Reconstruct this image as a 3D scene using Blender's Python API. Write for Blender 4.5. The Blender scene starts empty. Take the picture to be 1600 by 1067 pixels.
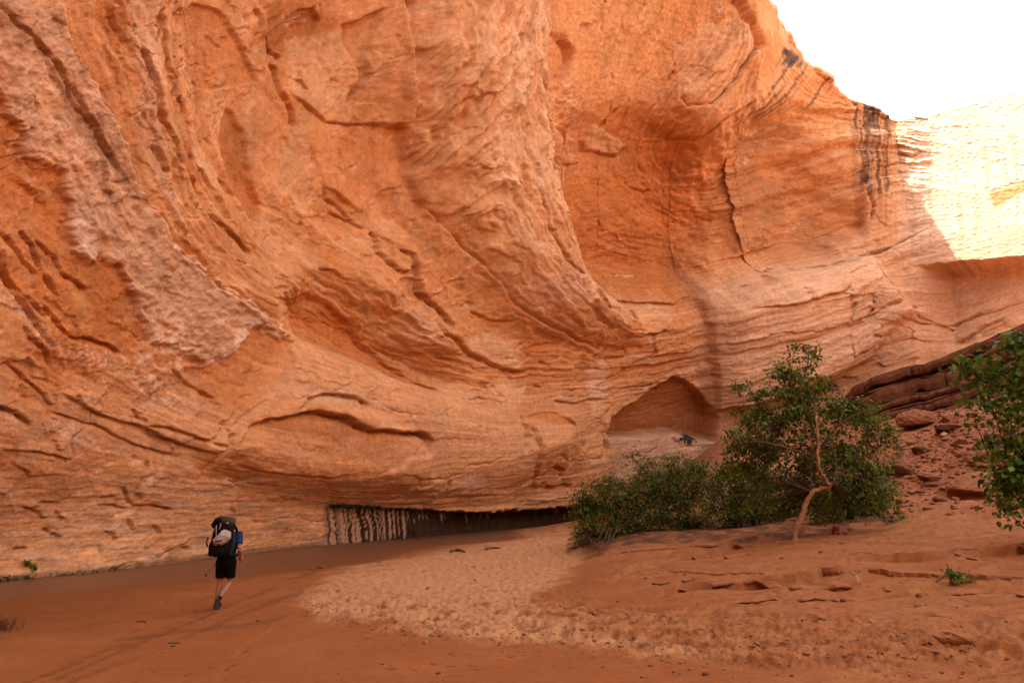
import bpy, math, random
import numpy as np
from mathutils import Vector, Matrix

S = bpy.context.scene
COL = S.collection
R_ = math.radians

# ------------------------------------------------------------------ camera, sky, sun, exposure
F_PX, PITCH, EYE = 1066.67, R_(13.0), 2.3
cam_d = bpy.data.cameras.new('camera')
cam_d.lens, cam_d.sensor_width = 24.0, 36.0
cam_d.clip_start, cam_d.clip_end = 0.1, 3000
cam = bpy.data.objects.new('camera', cam_d)
cam.location = (0, 0, EYE)
cam.rotation_euler = (R_(90) + PITCH, 0, 0)
COL.objects.link(cam)
S.camera = cam

SUN_EL = R_(66.0)
SUN_TRAVEL = R_(100.0)           # heading the light travels to, clockwise from +Y (away from the camera)
world = bpy.data.worlds.new('World')
S.world = world
world.use_nodes = True
wn, wl = world.node_tree.nodes, world.node_tree.links
wn.clear()
sky = wn.new('ShaderNodeTexSky')
sky.sky_type = 'NISHITA'
sky.sun_disc = False
sky.sun_elevation = SUN_EL
sky.sun_rotation = SUN_TRAVEL + math.pi
sky.dust_density = 3.0
hsv = wn.new('ShaderNodeHueSaturation')
hsv.inputs['Saturation'].default_value = 0.25     # sky washed toward white, keeping its blue out of the shade
bg = wn.new('ShaderNodeBackground')
bg.inputs['Strength'].default_value = 0.13
wo = wn.new('ShaderNodeOutputWorld')
wl.new(sky.outputs[0], hsv.inputs['Color'])
wl.new(hsv.outputs[0], bg.inputs['Color'])
wl.new(bg.outputs[0], wo.inputs['Surface'])

sun_d = bpy.data.lights.new('sun', 'SUN')
sun_d.energy, sun_d.angle, sun_d.color = 3.0, R_(0.53), (1.0, 0.93, 0.82)
sun = bpy.data.objects.new('sun', sun_d)
sd_ = Vector((math.sin(SUN_TRAVEL) * math.cos(SUN_EL), math.cos(SUN_TRAVEL) * math.cos(SUN_EL), -math.sin(SUN_EL)))
sun.rotation_euler = sd_.to_track_quat('-Z', 'Y').to_euler()
sun.location = (-60, 40, 120)
COL.objects.link(sun)

S.view_settings.view_transform = 'Standard'
S.view_settings.look = 'None'
S.view_settings.gamma = 1.0
S.view_settings.use_curve_mapping = False
S.view_settings.exposure = 2.62
S.cycles.use_denoising = True
S.cycles.max_bounces = 8
S.cycles.diffuse_bounces = 6
S.cycles.transparent_max_bounces = 8
S.cycles.sample_clamp_indirect = 4.0

# ------------------------------------------------------------------ numeric helpers
def smooth(a, b, x):
    t = np.clip((x - a) / (b - a), 0, 1)
    return t * t * (3 - 2 * t)

def _h(ix, iy, seed):
    h = (ix.astype(np.int64) * 374761393 + iy.astype(np.int64) * 668265263 + seed * 974634777) & 0xffffffff
    h = ((h ^ (h >> 13)) * 1274126177) & 0xffffffff
    h = ((h ^ (h >> 16)) * 2246822519) & 0xffffffff
    return ((h ^ (h >> 15)) & 0xffffff) / float(0x1000000)

def noise(x, y, seed=0):
    ix, iy = np.floor(x), np.floor(y)
    fx, fy = x - ix, y - iy
    u, v = fx * fx * fx * (fx * (fx * 6 - 15) + 10), fy * fy * fy * (fy * (fy * 6 - 15) + 10)
    out = 0
    for dx in (0, 1):
        for dy in (0, 1):
            a = _h(ix + dx, iy + dy, seed) * 6.2831853
            g = np.cos(a) * (fx - dx) + np.sin(a) * (fy - dy)
            out = out + g * (u if dx else 1 - u) * (v if dy else 1 - v)
    return out * 1.45

def fbm(x, y, seed=0, octv=4, gain=0.5):
    s, a, f, n = 0, 1.0, 1.0, 0.0
    for i in range(octv):
        s = s + a * noise(x * f + i * 17.3, y * f - i * 9.1, seed + i)
        n += a
        a *= gain
        f *= 2.03
    return s / n

def ridged(x, y, seed=0, octv=3):
    s, a, f = 0, 1.0, 1.0
    for i in range(octv):
        s = s + a * (1 - np.abs(noise(x * f, y * f, seed + i)) * 2)
        a *= 0.5
        f *= 2.1
    return s / 1.75

def worley(x, y, seed=0):
    ix, iy = np.floor(x), np.floor(y)
    d1 = np.full(x.shape, 9.0); d2 = np.full(x.shape, 9.0)
    for dx in (-1, 0, 1):
        for dy in (-1, 0, 1):
            px = ix + dx + _h(ix + dx, iy + dy, seed)
            py = iy + dy + _h(ix + dx, iy + dy, seed + 7)
            d = np.hypot(x - px, y - py)
            d2 = np.minimum(d2, np.maximum(d, d1))
            d1 = np.minimum(d1, d)
    return d1, d2

def slabs(x, y, seed=0, tilt=.5):
    """broken rock: flat facets, each cell with its own height and tilt; also the distance to the joint"""
    ix, iy = np.floor(x), np.floor(y)
    d1 = np.full(x.shape, 9.0); d2 = np.full(x.shape, 9.0); h = np.zeros(x.shape)
    for dx in (-1, 0, 1):
        for dy in (-1, 0, 1):
            cx, cy = ix + dx, iy + dy
            px = cx + .1 + .8 * _h(cx, cy, seed); py = cy + .1 + .8 * _h(cx, cy, seed + 7)
            d = np.hypot(x - px, y - py)
            hv = _h(cx, cy, seed + 13) * 2 - 1 + tilt * ((_h(cx, cy, seed + 19) * 2 - 1) * (x - px) + (_h(cx, cy, seed + 29) * 2 - 1) * (y - py)) * 2
            m = d < d1
            d2 = np.where(m, d1, np.minimum(d2, d)); h = np.where(m, hv, h); d1 = np.where(m, d, d1)
    return h, d2 - d1

def terrace(n, k, sharp=0.82):
    t = n * k
    f = np.floor(t)
    return (f + smooth(sharp, 1.0, t - f)) / k

def catmull(pts, n=6):
    p = np.array(pts, float)
    if len(p) < 3:
        return p
    q = np.vstack([2 * p[0] - p[1], p, 2 * p[-1] - p[-2]])
    out = []
    for i in range(1, len(q) - 2):
        for t in np.linspace(0, 1, n, endpoint=False):
            a, b, c, d = q[i - 1], q[i], q[i + 1], q[i + 2]
            out.append(0.5 * (2 * b + (c - a) * t + (2 * a - 5 * b + 4 * c - d) * t * t + (3 * b - a - 3 * c + d) * t ** 3))
    out.append(p[-1])
    return np.array(out)

def line_dist(x, y, pts, signed=False):
    """distance to a polyline; also the 0..1 position along it; sign > 0 on its left"""
    pts = np.asarray(pts, float)
    best = np.full(x.shape, 1e9); sgn = np.ones(x.shape); along = np.zeros(x.shape)
    seg = np.hypot(*(pts[1:] - pts[:-1]).T)
    cum = np.concatenate([[0], np.cumsum(seg)])
    for i in range(len(pts) - 1):
        ax, ay = pts[i]; bx, by = pts[i + 1]
        vx, vy = bx - ax, by - ay
        L = vx * vx + vy * vy + 1e-9
        t = np.clip(((x - ax) * vx + (y - ay) * vy) / L, 0, 1)
        d = np.hypot(x - ax - t * vx, y - ay - t * vy)
        m = d < best
        best = np.where(m, d, best)
        sgn = np.where(m, np.sign(vx * (y - ay) - vy * (x - ax)), sgn)
        along = np.where(m, (cum[i] + t * seg[i]) / cum[-1], along)
    return best, sgn, along

def poly_sd(x, y, pts):
    """signed distance to a closed outline, negative inside"""
    pts = np.asarray(pts, float)
    best = np.full(x.shape, 1e9); inside = np.zeros(x.shape, bool)
    n = len(pts)
    for i in range(n):
        ax, ay = pts[i]; bx, by = pts[(i + 1) % n]
        vx, vy = bx - ax, by - ay
        L = vx * vx + vy * vy + 1e-9
        t = np.clip(((x - ax) * vx + (y - ay) * vy) / L, 0, 1)
        best = np.minimum(best, np.hypot(x - ax - t * vx, y - ay - t * vy))
        c = ((ay > y) != (by > y))
        xi = (bx - ax) * (y - ay) / (by - ay + 1e-12) + ax
        inside ^= c & (x < xi)
    return np.where(inside, -best, best)

class TPS:
    def __init__(s, xy, v, reg=0.0):
        xy = np.asarray(xy, float); n = len(xy)
        s.c, s.k = xy.mean(0), np.ptp(xy, axis=0).max()
        s.p = (xy - s.c) / s.k
        d = np.hypot(*(s.p[:, None] - s.p[None]).transpose(2, 0, 1))
        K = d * d * np.log(d + 1e-9) + reg * np.eye(n)
        P = np.c_[np.ones(n), s.p]
        A = np.block([[K, P], [P.T, np.zeros((3, 3))]])
        s.w = np.linalg.solve(A, np.r_[v, 0, 0, 0])
    def __call__(s, x, y):
        x, y = (x - s.c[0]) / s.k, (y - s.c[1]) / s.k
        out = s.w[-3] + s.w[-2] * x + s.w[-1] * y
        for i, (a, b) in enumerate(s.p):
            r2 = (x - a) ** 2 + (y - b) ** 2
            out = out + s.w[i] * r2 * 0.5 * np.log(r2 + 1e-12)
        return out

CP, SP = math.cos(PITCH), math.sin(PITCH)
def ray(px, py):
    dx, dy = px - 800.0, 533.5 - py
    return np.array([dx, F_PX * CP - dy * SP, F_PX * SP + dy * CP])
def on_level(px, py, z):
    d = ray(px, py); k = (z - EYE) / d[2]
    return np.array([d[0] * k, d[1] * k, z])
def at_depth(px, py, Y):
    d = ray(px, py); k = Y / d[1]
    return np.array([d[0] * k, Y, EYE + d[2] * k])

# ------------------------------------------------------------------ object helpers
def tag(o, label=None, cat=None, group=None, kind=None):
    if label: o['label'] = label
    if cat: o['category'] = cat
    if group: o['group'] = group
    if kind: o['kind'] = kind
    return o
def link(name, me, mat=None, parent=None):
    o = bpy.data.objects.new(name, me)
    COL.objects.link(o)
    if mat is not None:
        me.materials.append(mat)
    if parent is not None:
        o.parent = parent
    return o
def empty(name, loc=(0, 0, 0), rz=0):
    o = bpy.data.objects.new(name, None)
    o.location = loc; o.rotation_euler = (0, 0, rz); o.empty_display_size = 0.2
    COL.objects.link(o)
    return o
def mesh_np(name, V, Fq, smooth_=True, colors=None, attrs=None):
    me = bpy.data.meshes.new(name)
    V = np.asarray(V, np.float32); Fq = np.asarray(Fq, np.int32)
    me.vertices.add(len(V)); me.vertices.foreach_set('co', V.ravel())
    k = Fq.shape[1]
    me.loops.add(Fq.size); me.loops.foreach_set('vertex_index', Fq.ravel())
    me.polygons.add(len(Fq))
    me.polygons.foreach_set('loop_start', np.arange(0, Fq.size, k, dtype=np.int32))
    if smooth_:
        me.polygons.foreach_set('use_smooth', np.ones(len(Fq), bool))
    me.update(calc_edges=True)
    if colors is not None:
        a = me.color_attributes.new('tint', 'FLOAT_COLOR', 'POINT')
        a.data.foreach_set('color', np.c_[colors, np.ones(len(colors))].astype(np.float32).ravel())
    for n, v in (attrs or {}).items():
        a = me.attributes.new(n, 'FLOAT', 'POINT')
        a.data.foreach_set('value', np.asarray(v, np.float32).ravel())
    return me
def grid_faces(r, c):
    i = np.arange(r * c).reshape(r, c)
    return np.stack([i[:-1, :-1], i[:-1, 1:], i[1:, 1:], i[1:, :-1]], -1).reshape(-1, 4)

class MB:
    """collects tubes, lofts and faces of one mesh"""
    def __init__(s): s.v, s.f = [], []
    def face_set(s, V, Fc):
        o = len(s.v); s.v += [tuple(p) for p in V]; s.f += [tuple(i + o for i in f) for f in Fc]
    def loft(s, rings, cap=True, closed=True):
        o = len(s.v); n = len(rings[0])
        for r in rings: s.v += [tuple(p) for p in r]
        for i in range(len(rings) - 1):
            for j in range(n):
                a, b = o + i * n + j, o + i * n + (j + 1) % n
                s.f.append((a, b, b + n, a + n))
        if cap:
            s.f.append(tuple(o + j for j in range(n))[::-1])
            s.f.append(tuple(o + (len(rings) - 1) * n + j for j in range(n)))
    def tube(s, pts, rad, n=8, cap=True):
        pts = [Vector(p) for p in pts]
        if not hasattr(rad, '__len__'): rad = [rad] * len(pts)
        rings = []; side = None
        for i, p in enumerate(pts):
            t = (pts[min(i + 1, len(pts) - 1)] - pts[max(i - 1, 0)]).normalized()
            if side is None:
                side = t.cross(Vector((0, 0, 1)) if abs(t.z) < .9 else Vector((1, 0, 0))).normalized()
            side = (side - t * side.dot(t)).normalized()
            up = t.cross(side)
            rings.append([p + (side * math.cos(6.28318 * j / n) + up * math.sin(6.28318 * j / n)) * rad[i] for j in range(n)])
        s.loft(rings, cap)
    def build(s, name, mat=None, parent=None, smooth_=True):
        me = bpy.data.meshes.new(name)
        me.from_pydata(s.v, [], s.f)
        if smooth_:
            me.polygons.foreach_set('use_smooth', [True] * len(me.polygons))
        me.update()
        return link(name, me, mat, parent)

# ------------------------------------------------------------------ materials
def mat_base(name, rough=0.9, spec=0.2):
    m = bpy.data.materials.new(name); m.use_nodes = True
    n, l = m.node_tree.nodes, m.node_tree.links
    b = n['Principled BSDF']
    b.inputs['Roughness'].default_value = rough
    b.inputs['Specular IOR Level'].default_value = spec
    return m, n, l, b
def mat_plain(name, col, rough=0.8, var=0.25, scale=12, bump=0.0, spec=0.25):
    m, n, l, b = mat_base(name, rough, spec)
    tc = n.new('ShaderNodeTexCoord'); nz = n.new('ShaderNodeTexNoise')
    nz.inputs['Scale'].default_value = scale; nz.inputs['Detail'].default_value = 5
    l.new(tc.outputs['Object'], nz.inputs['Vector'])
    rp = n.new('ShaderNodeValToRGB')
    rp.color_ramp.elements[0].position, rp.color_ramp.elements[1].position = .3, .7
    rp.color_ramp.elements[0].color = (*[c * (1 - var) for c in col], 1)
    rp.color_ramp.elements[1].color = (*[min(1, c * (1 + var)) for c in col], 1)
    l.new(nz.outputs['Fac'], rp.inputs['Fac']); l.new(rp.outputs['Color'], b.inputs['Base Color'])
    if bump:
        bp = n.new('ShaderNodeBump'); bp.inputs['Strength'].default_value = bump; bp.inputs['Distance'].default_value = .02
        l.new(nz.outputs['Fac'], bp.inputs['Height']); l.new(bp.outputs['Normal'], b.inputs['Normal'])
    return m
def mat_tinted(name, grain_scales, grain_amt, bump_dist, rough=0.92, wet=False, beds_=False):
    """surface colour from the mesh's own 'tint', broken up by procedural grain"""
    m, n, l, b = mat_base(name, rough, 0.15)
    at = n.new('ShaderNodeAttribute'); at.attribute_name = 'tint'
    tc = n.new('ShaderNodeTexCoord')
    prev = at.outputs['Color']; hts = []
    for sc, am in zip(grain_scales, grain_amt):
        nz = n.new('ShaderNodeTexNoise'); nz.inputs['Scale'].default_value = sc
        nz.inputs['Detail'].default_value = 6; nz.inputs['Roughness'].default_value = .65
        l.new(tc.outputs['Object'], nz.inputs['Vector'])
        mr = n.new('ShaderNodeMapRange')
        mr.inputs['From Min'].default_value, mr.inputs['From Max'].default_value = .3, .7
        mr.inputs['To Min'].default_value, mr.inputs['To Max'].default_value = 1 - am, 1 + am
        l.new(nz.outputs['Fac'], mr.inputs['Value'])
        mx = n.new('ShaderNodeVectorMath'); mx.operation = 'SCALE'
        l.new(prev, mx.inputs[0]); l.new(mr.outputs[0], mx.inputs['Scale'])
        prev = mx.outputs[0]; hts.append(nz.outputs['Fac'])
    if beds_:
        ab = n.new('ShaderNodeAttribute'); ab.attribute_name = 'bed'
        aa = n.new('ShaderNodeAttribute'); aa.attribute_name = 'along'
        for kb, ka, am in ((34.0, .028, .12), (58.0, .05, .08)):
            cb = n.new('ShaderNodeMath'); cb.operation = 'MULTIPLY'; cb.inputs[1].default_value = kb; l.new(ab.outputs['Fac'], cb.inputs[0])
            ca = n.new('ShaderNodeMath'); ca.operation = 'MULTIPLY'; ca.inputs[1].default_value = ka; l.new(aa.outputs['Fac'], ca.inputs[0])
            cx = n.new('ShaderNodeCombineXYZ'); l.new(cb.outputs[0], cx.inputs[0]); l.new(ca.outputs[0], cx.inputs[1])
            nz = n.new('ShaderNodeTexNoise'); nz.inputs['Scale'].default_value = .25; nz.inputs['Detail'].default_value = 3; l.new(cx.outputs[0], nz.inputs['Vector'])
            mr = n.new('ShaderNodeMapRange'); mr.inputs['From Min'].default_value, mr.inputs['From Max'].default_value = .3, .7
            mr.inputs['To Min'].default_value, mr.inputs['To Max'].default_value = 1 - am, 1 + am
            l.new(nz.outputs['Fac'], mr.inputs['Value'])
            mx = n.new('ShaderNodeVectorMath'); mx.operation = 'SCALE'; l.new(prev, mx.inputs[0]); l.new(mr.outputs[0], mx.inputs['Scale'])
            prev = mx.outputs[0]; hts.append(nz.outputs['Fac'])
        bump_dist = tuple(bump_dist) + (.05, .02)
    l.new(prev, b.inputs['Base Color'])
    nrm = None
    for h, d in zip(hts, bump_dist):
        bp = n.new('ShaderNodeBump'); bp.inputs['Strength'].default_value = 0.8; bp.inputs['Distance'].default_value = d
        l.new(h, bp.inputs['Height'])
        if nrm: l.new(nrm, bp.inputs['Normal'])
        nrm = bp.outputs['Normal']
    l.new(nrm, b.inputs['Normal'])
    if wet:
        aw = n.new('ShaderNodeAttribute'); aw.attribute_name = 'wet'
        mr = n.new('ShaderNodeMapRange'); mr.inputs['To Min'].default_value = rough; mr.inputs['To Max'].default_value = 0.42
        l.new(aw.outputs['Fac'], mr.inputs['Value']); l.new(mr.outputs[0], b.inputs['Roughness'])
    return m

# ================================================================== THE CLIFF
# plan of its foot: (tangent of the bearing, distance forward Y)
foot = [(0, -72), (-10, -52), (-14.5, -25), (-14, -8), (-14.2, 2), (-14.6, 12.5), (-14.1, 18.6), (-12.3, 23.4), (-9.9, 33),
        (-4.2, 44.0), (1.2, 54), (6.5, 64), (14, 72), (23, 75), (31, 77), (35.5, 78.6), (38.5, 79.2), (42, 76),
        (48, 67.5), (55, 57), (58, 40), (60, 20), (58, -5), (54, -30), (42, -55), (22, -69), (0, -72)]  # ends meet unseen behind the camera, closed there to block low sky light
fx = np.array([p[0] for p in foot], float); fy = np.array([p[1] for p in foot], float)
faz = np.arctan2(fx, fy); faz[0] = -math.pi; faz[-1] = math.pi; frr = np.hypot(fx, fy)
dense = catmull(np.c_[faz, frr], 10)
order = np.argsort(dense[:, 0]); dense = dense[order]
def R0(a): return np.interp(a, dense[:, 0], dense[:, 1])
T = np.tan
hz_t = np.r_[-math.pi, -2.4, np.arctan([-9, -0.9, 0.0, 0.2, .33, .418, .53, .60, .625, .68, .84, 1.2, 9]), math.pi]
hz_v = [42, 55, 78, 78, 76, 70, 60, 53.5, 50.5, 47.6, 46.0, 45.3, 44.6, 46, 45, 42]
def rim(a):
    return np.interp(a, hz_t, hz_v)
ln_t = np.arctan([-9, -1.2, -0.8, -.4, 0.0, .2, .41, .49, .545, .62, .84, 1.5, 9])
ln_v = [6, 7, 11, 15, 20, 22, 17, 9, 3, -1, -3, -4, -4]      # how far the rim leans in over the foot
def lean(a, z):
    k = np.clip(z / rim(a), 0, 1.2)
    l = np.interp(a, ln_t, ln_v)
    prof = 0.55 * k + 0.75 * np.sin(np.clip(k, 0, 1) * 1.9) * k
    return l * prof
def wall_R(a, z):
    low = 1.6 * np.exp(-((z - 1.0) / 3.0) ** 2)               # the foot is scoured back a little
    return R0(a) - lean(a, z) + low

NCF = 1050
az_f = np.linspace(math.atan(-.99), math.atan(1.02), NCF)
az = np.concatenate([np.linspace(faz.min() + .002, az_f[0], 70)[:-1], az_f, np.linspace(az_f[-1], faz.max() - .002, 70)[1:]])
NC = len(az)
top_vis = np.empty(NC)
for i, a in enumerate(az):
    zs = np.linspace(2, rim(a), 160)
    ratio = (zs - EYE) / (wall_R(a, zs) * max(.25, math.cos(min(abs(a), 1.3))))
    k = np.where(ratio > .87)[0]
    top_vis[i] = zs[k[0]] if len(k) else rim(a) * .985
top_vis = np.minimum(top_vis, rim(az) * .985)
k_ = np.ones(25) / 25
top_vis = np.convolve(np.pad(top_vis, 12, 'edge'), k_, 'valid')
top_vis = np.minimum(top_vis, rim(az) * .985)
N1, N2 = 545, 26
t1 = np.linspace(0, 1, N1)[:, None]; t2 = np.linspace(0, 1, N2 + 1)[1:, None]
Z = np.vstack([-1.0 + (top_vis[None] + 1.0) * t1, top_vis[None] + (rim(az)[None] - top_vis[None]) * t2])
A = np.broadcast_to(az[None], Z.shape)
RR = wall_R(A, Z)
Pb = np.stack([RR * np.sin(A), RR * np.cos(A), Z], -1)
# outward normals of the smooth wall
du = np.gradient(Pb, axis=1); dv = np.gradient(Pb, axis=0)
Nn = np.cross(dv, du); Nn /= np.linalg.norm(Nn, axis=-1, keepdims=True) + 1e-9
flip = np.sign(-(Nn[..., 0] * Pb[..., 0] + Nn[..., 1] * Pb[..., 1]))
Nn *= np.where(flip == 0, 1, flip)[..., None]

# image pixel coordinates, projected through the camera (frame 1600 wide), extended linearly outside
def image_px(P):
    a = np.arctan2(P[..., 0], P[..., 1]); h = np.hypot(P[..., 0], P[..., 1])
    e = np.arctan2(P[..., 2] - EYE, h)
    ac = np.clip(a, -.80, .80); ec = np.clip(e, -.5, .80)
    x, y, z = np.sin(ac) * np.cos(ec), np.cos(ac) * np.cos(ec), np.sin(ec)
    fw, up = y * CP + z * SP, -y * SP + z * CP
    return 800 + F_PX * x / fw + (a - ac) * 1700, 533.5 - F_PX * up / fw - (e - ec) * 1700
U, V = image_px(Pb)  # cracks, scars and rock colours below are laid out in these image pixels
MPP = np.linalg.norm(Pb - np.array([0, 0, EYE]), axis=-1) / 1150.0      # metres per image pixel
wx = 5 * fbm(U / 40, V / 40, 3, 3); wy = 5 * fbm(U / 40, V / 40, 13, 3)
wx2 = .8 * fbm(U / 9, V / 9, 23, 2); wy2 = .8 * fbm(U / 9, V / 9, 33, 2)
Uw, Vw = U + wx + wx2, V + wy + wy2
D = np.zeros(U.shape)

# --- bedding field: long arcs of the rock, each given a level
beds = [
 (0.0, [(-300, 870), (0, 860), (300, 830), (600, 800), (900, 785), (1200, 760), (1600, 700)]),
 (1.2, [(-300, 640), (0, 690), (200, 730), (400, 752), (600, 762), (880, 750)]),
 (2.4, [(-300, 350), (0, 490), (110, 575), (250, 645), (345, 690), (520, 715), (700, 700), (950, 690), (1120, 660), (1350, 600), (1600, 520)]),
 (4.2, [(70, -300), (88, 0), (110, 67), (153, 133), (207, 260), (258, 350), (350, 455), (470, 525), (600, 578), (690, 608), (810, 640), (950, 632), (1120, 600), (1300, 560), (1450, 520), (1600, 470)]),
 (5.6, [(280, -200), (290, 80), (330, 280), (420, 400), (530, 470), (600, 530), (700, 590), (800, 610)]),
 (7.0, [(630, -300), (637, 0), (644, 133), (651, 277), (681, 356), (741, 423), (787, 476), (851, 513), (957, 550), (1120, 520), (1300, 480), (1409, 500), (1500, 470), (1600, 430)]),
 (8.6, [(790, -200), (784, 160), (787, 283), (807, 356), (844, 416), (900, 470), (1000, 510)]),
 (10.0, [(860, -200), (834, 40), (831, 167), (854, 267), (894, 373), (927, 436), (977, 465), (1068, 475), (1146, 450), (1299, 412), (1433, 366), (1600, 330)]),
 (13.0, [(1000, -200), (970, 60), (960, 200), (1010, 330), (1100, 390), (1250, 350), (1400, 280)]),
 (17.0, [(1200, -200), (1185, 40), (1156, 117), (1110, 190), (1090, 230), (1200, 230), (1340, 200), (1500, 230), (1600, 260)]),
 (21.0, [(1230, -100), (1250, 70), (1400, 170), (1600, 150)]),
]
bp_, bv_ = [], []
for lv, pts in beds:
    c = catmull(pts, 2)
    bp_ += list(c); bv_ += [lv] * len(c)
tps = TPS(bp_, np.array(bv_), 1e-3)
gx = np.linspace(-900, 2500, 171); gy = np.linspace(-900, 1000, 96)
GX, GY = np.meshgrid(gx, gy)
PHg = tps(np.clip(GX, -350, 1700), np.clip(GY, -320, 900))
def grid_sample(G, x, y):
    fx_ = np.clip((x - gx[0]) / (gx[1] - gx[0]), 0, len(gx) - 1.001); fy_ = np.clip((y - gy[0]) / (gy[1] - gy[0]), 0, len(gy) - 1.001)
    ix, iy = fx_.astype(int), fy_.astype(int); fx_, fy_ = fx_ - ix, fy_ - iy
    return (G[iy, ix] * (1 - fx_) * (1 - fy_) + G[iy, ix + 1] * fx_ * (1 - fy_) + G[iy + 1, ix] * (1 - fx_) * fy_ + G[iy + 1, ix + 1] * fx_ * fy_)
PH = grid_sample(PHg, Uw, Vw)
gyv, gxv = np.gradient(PHg, gy, gx)
GR = np.hypot(grid_sample(gxv, U, V), grid_sample(gyv, U, V)) + .003
AL = grid_sample(gxv, U, V) * 0 + (U * .6 + V * .5)            # slow coordinate along the beds

GF = np.clip(.026 / GR, .2, 1)
LOWER = smooth(560, 700, V + 40 * fbm(U / 200, V / 200, 5, 2))   # smoother scoured rock low on the wall
RGT = smooth(1030, 1180, U) * smooth(330, 430, V + .25 * (U - 1100))
MIDLOW = (.65 + .35 * smooth(400, 520, U)) * smooth(600, 660, V)
SM = np.clip(1 - .72 * RGT - .8 * MIDLOW * (1 - RGT), .15, 1)
# --- relief that belongs to the whole cliff
D += 16 * fbm(U / 260, V / 260, 41, 3)
n1 = fbm(PH * 1.1 + .25 * wx / 5, AL / 210, 42, 3)
D += 12 * GF * terrace(n1, 4, .94) * (1 - .45 * LOWER) * SM
n2 = fbm(PH * 2.3 + .3 * wy / 5, AL / 95, 44, 3)
D += 3.5 * GF * terrace(n2, 4, .92) * (1 - .35 * LOWER) * SM
n3 = fbm(U / 55 + wx * .05, V / 70 + wy * .05, 46, 4)
D += 3.0 * terrace(n3, 4, .92) * (.35 + .65 * SM)
gate = smooth(-.25, .25, fbm(U / 130, V / 130, 141, 3))
h1, e1 = slabs(AL / 125 + .22 * fbm(U / 60, V / 60, 142, 3), PH * .62 + .22 * fbm(U / 60, V / 60, 143, 3), 144)
D += 5.0 * h1 * (.35 + .65 * gate) * (.5 + .5 * SM)
h2, e2 = slabs(AL / 52 + .25 * fbm(U / 30, V / 30, 145, 3), PH * 1.5 + .25 * fbm(U / 30, V / 30, 146, 3), 147)
D += 3.6 * h2 * gate * (.35 + .65 * SM)
D -= 5.5 * smooth(1110, 1030, U) * smooth(.03, .0, e1) * smooth(-.05, .3, fbm(U / 70, V / 70, 148, 3))
h3, e3 = slabs(AL / 20 + .3 * fbm(U / 14, V / 14, 149, 2), PH * 4.2 + .3 * fbm(U / 14, V / 14, 150, 2), 151)
D += 1.7 * h3 * smooth(.0, .3, fbm(U / 60, V / 60, 152, 3)) * (.4 + .6 * SM)
flu = smooth(520, 400, V + .15 * U) * smooth(-.15, .2, fbm(U / 120, V / 160, 181, 2)) * smooth(1000, 880, U)
fl = ridged(PH * 3.4 + .3 * fbm(U / 50, V / 50, 183, 2), AL / 190, 182, 3)
D += flu * 9 * (fl - .45)
D += 1.5 * GF * fbm(PH * 9, AL / 60, 47, 3) * (1 - .3 * LOWER) * SM
D += .7 * GF * fbm(PH * 26, AL / 45, 48, 2)
D += 1.1 * fbm(U / 14, V / 14, 49, 3)

def sub(pts, m):
    p = np.asarray(pts, float)
    x0, y0 = p.min(0) - m; x1, y1 = p.max(0) + m
    return np.where((Uw > x0) & (Uw < x1) & (Vw > y0) & (Vw < y1))
def crack(pts, w=2.2, depth=9, step=0, fall=25, ends=True):
    """an open joint; step > 0 lifts the rock left of the line (as drawn) over the rock right of it"""
    w, step = w * .74, step * .75
    c = np.array(pts, float)
    I = sub(c, max(w * 5, fall * 2.5 if step else 0))
    d, sg, al = line_dist(Uw[I], Vw[I], c)
    tp = smooth(0, .12, al) * smooth(0, .12, 1 - al) if ends else 1.0
    var = .45 + .55 * smooth(-.35, .25, noise(al * len(pts) * 1.7, al * 0 + w * 3.1, int(pts[0][0]) % 97))
    D[I] -= depth * np.exp(-(d / w) ** 2) * tp * var
    if step:
        D[I] += step * np.where(sg > 0, -1, 1) * np.exp(-d / fall) * tp * smooth(0, 1.5, d)
def spall(pts, depth=8, edge=2.0, top=1.0, bottom=0.3, ang=90, smooth_inside=0.0):
    """a scar where a slab has fallen away; depth runs from 'top' to 'bottom' along ang (90 = downwards)"""
    c = np.array(pts, float)
    I = sub(c, edge * 3)
    sd = poly_sd(Uw[I], Vw[I], c)
    m = smooth(edge, -edge, sd)
    q = Uw[I] * math.cos(R_(ang)) + Vw[I] * math.sin(R_(ang))
    pc = c[:, 0] * math.cos(R_(ang)) + c[:, 1] * math.sin(R_(ang))
    t = np.clip((q - pc.min()) / (np.ptp(pc) + 1e-6), 0, 1)
    if smooth_inside:
        D[I] = D[I] * (1 - m * smooth_inside * .6) + m * smooth_inside * .6 * D[I].mean()
    D[I] -= .62 * depth * m * (top + (bottom - top) * t)
def mask(pts, feather=6, ragged=0, sc=18, seed=1):
    c = np.array(pts, float) if feather < 7 else catmull(list(pts) + [pts[0]], 3)[:-1]
    out = np.zeros(U.shape)
    I = sub(c, feather * 3 + ragged * 2)
    sd = poly_sd(Uw[I], Vw[I], c)
    if ragged:
        sd = sd + ragged * fbm(U[I] / sc, V[I] / sc, seed, 4) * 1.8
    out[I] = smooth(feather, -feather, sd)
    return out

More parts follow.
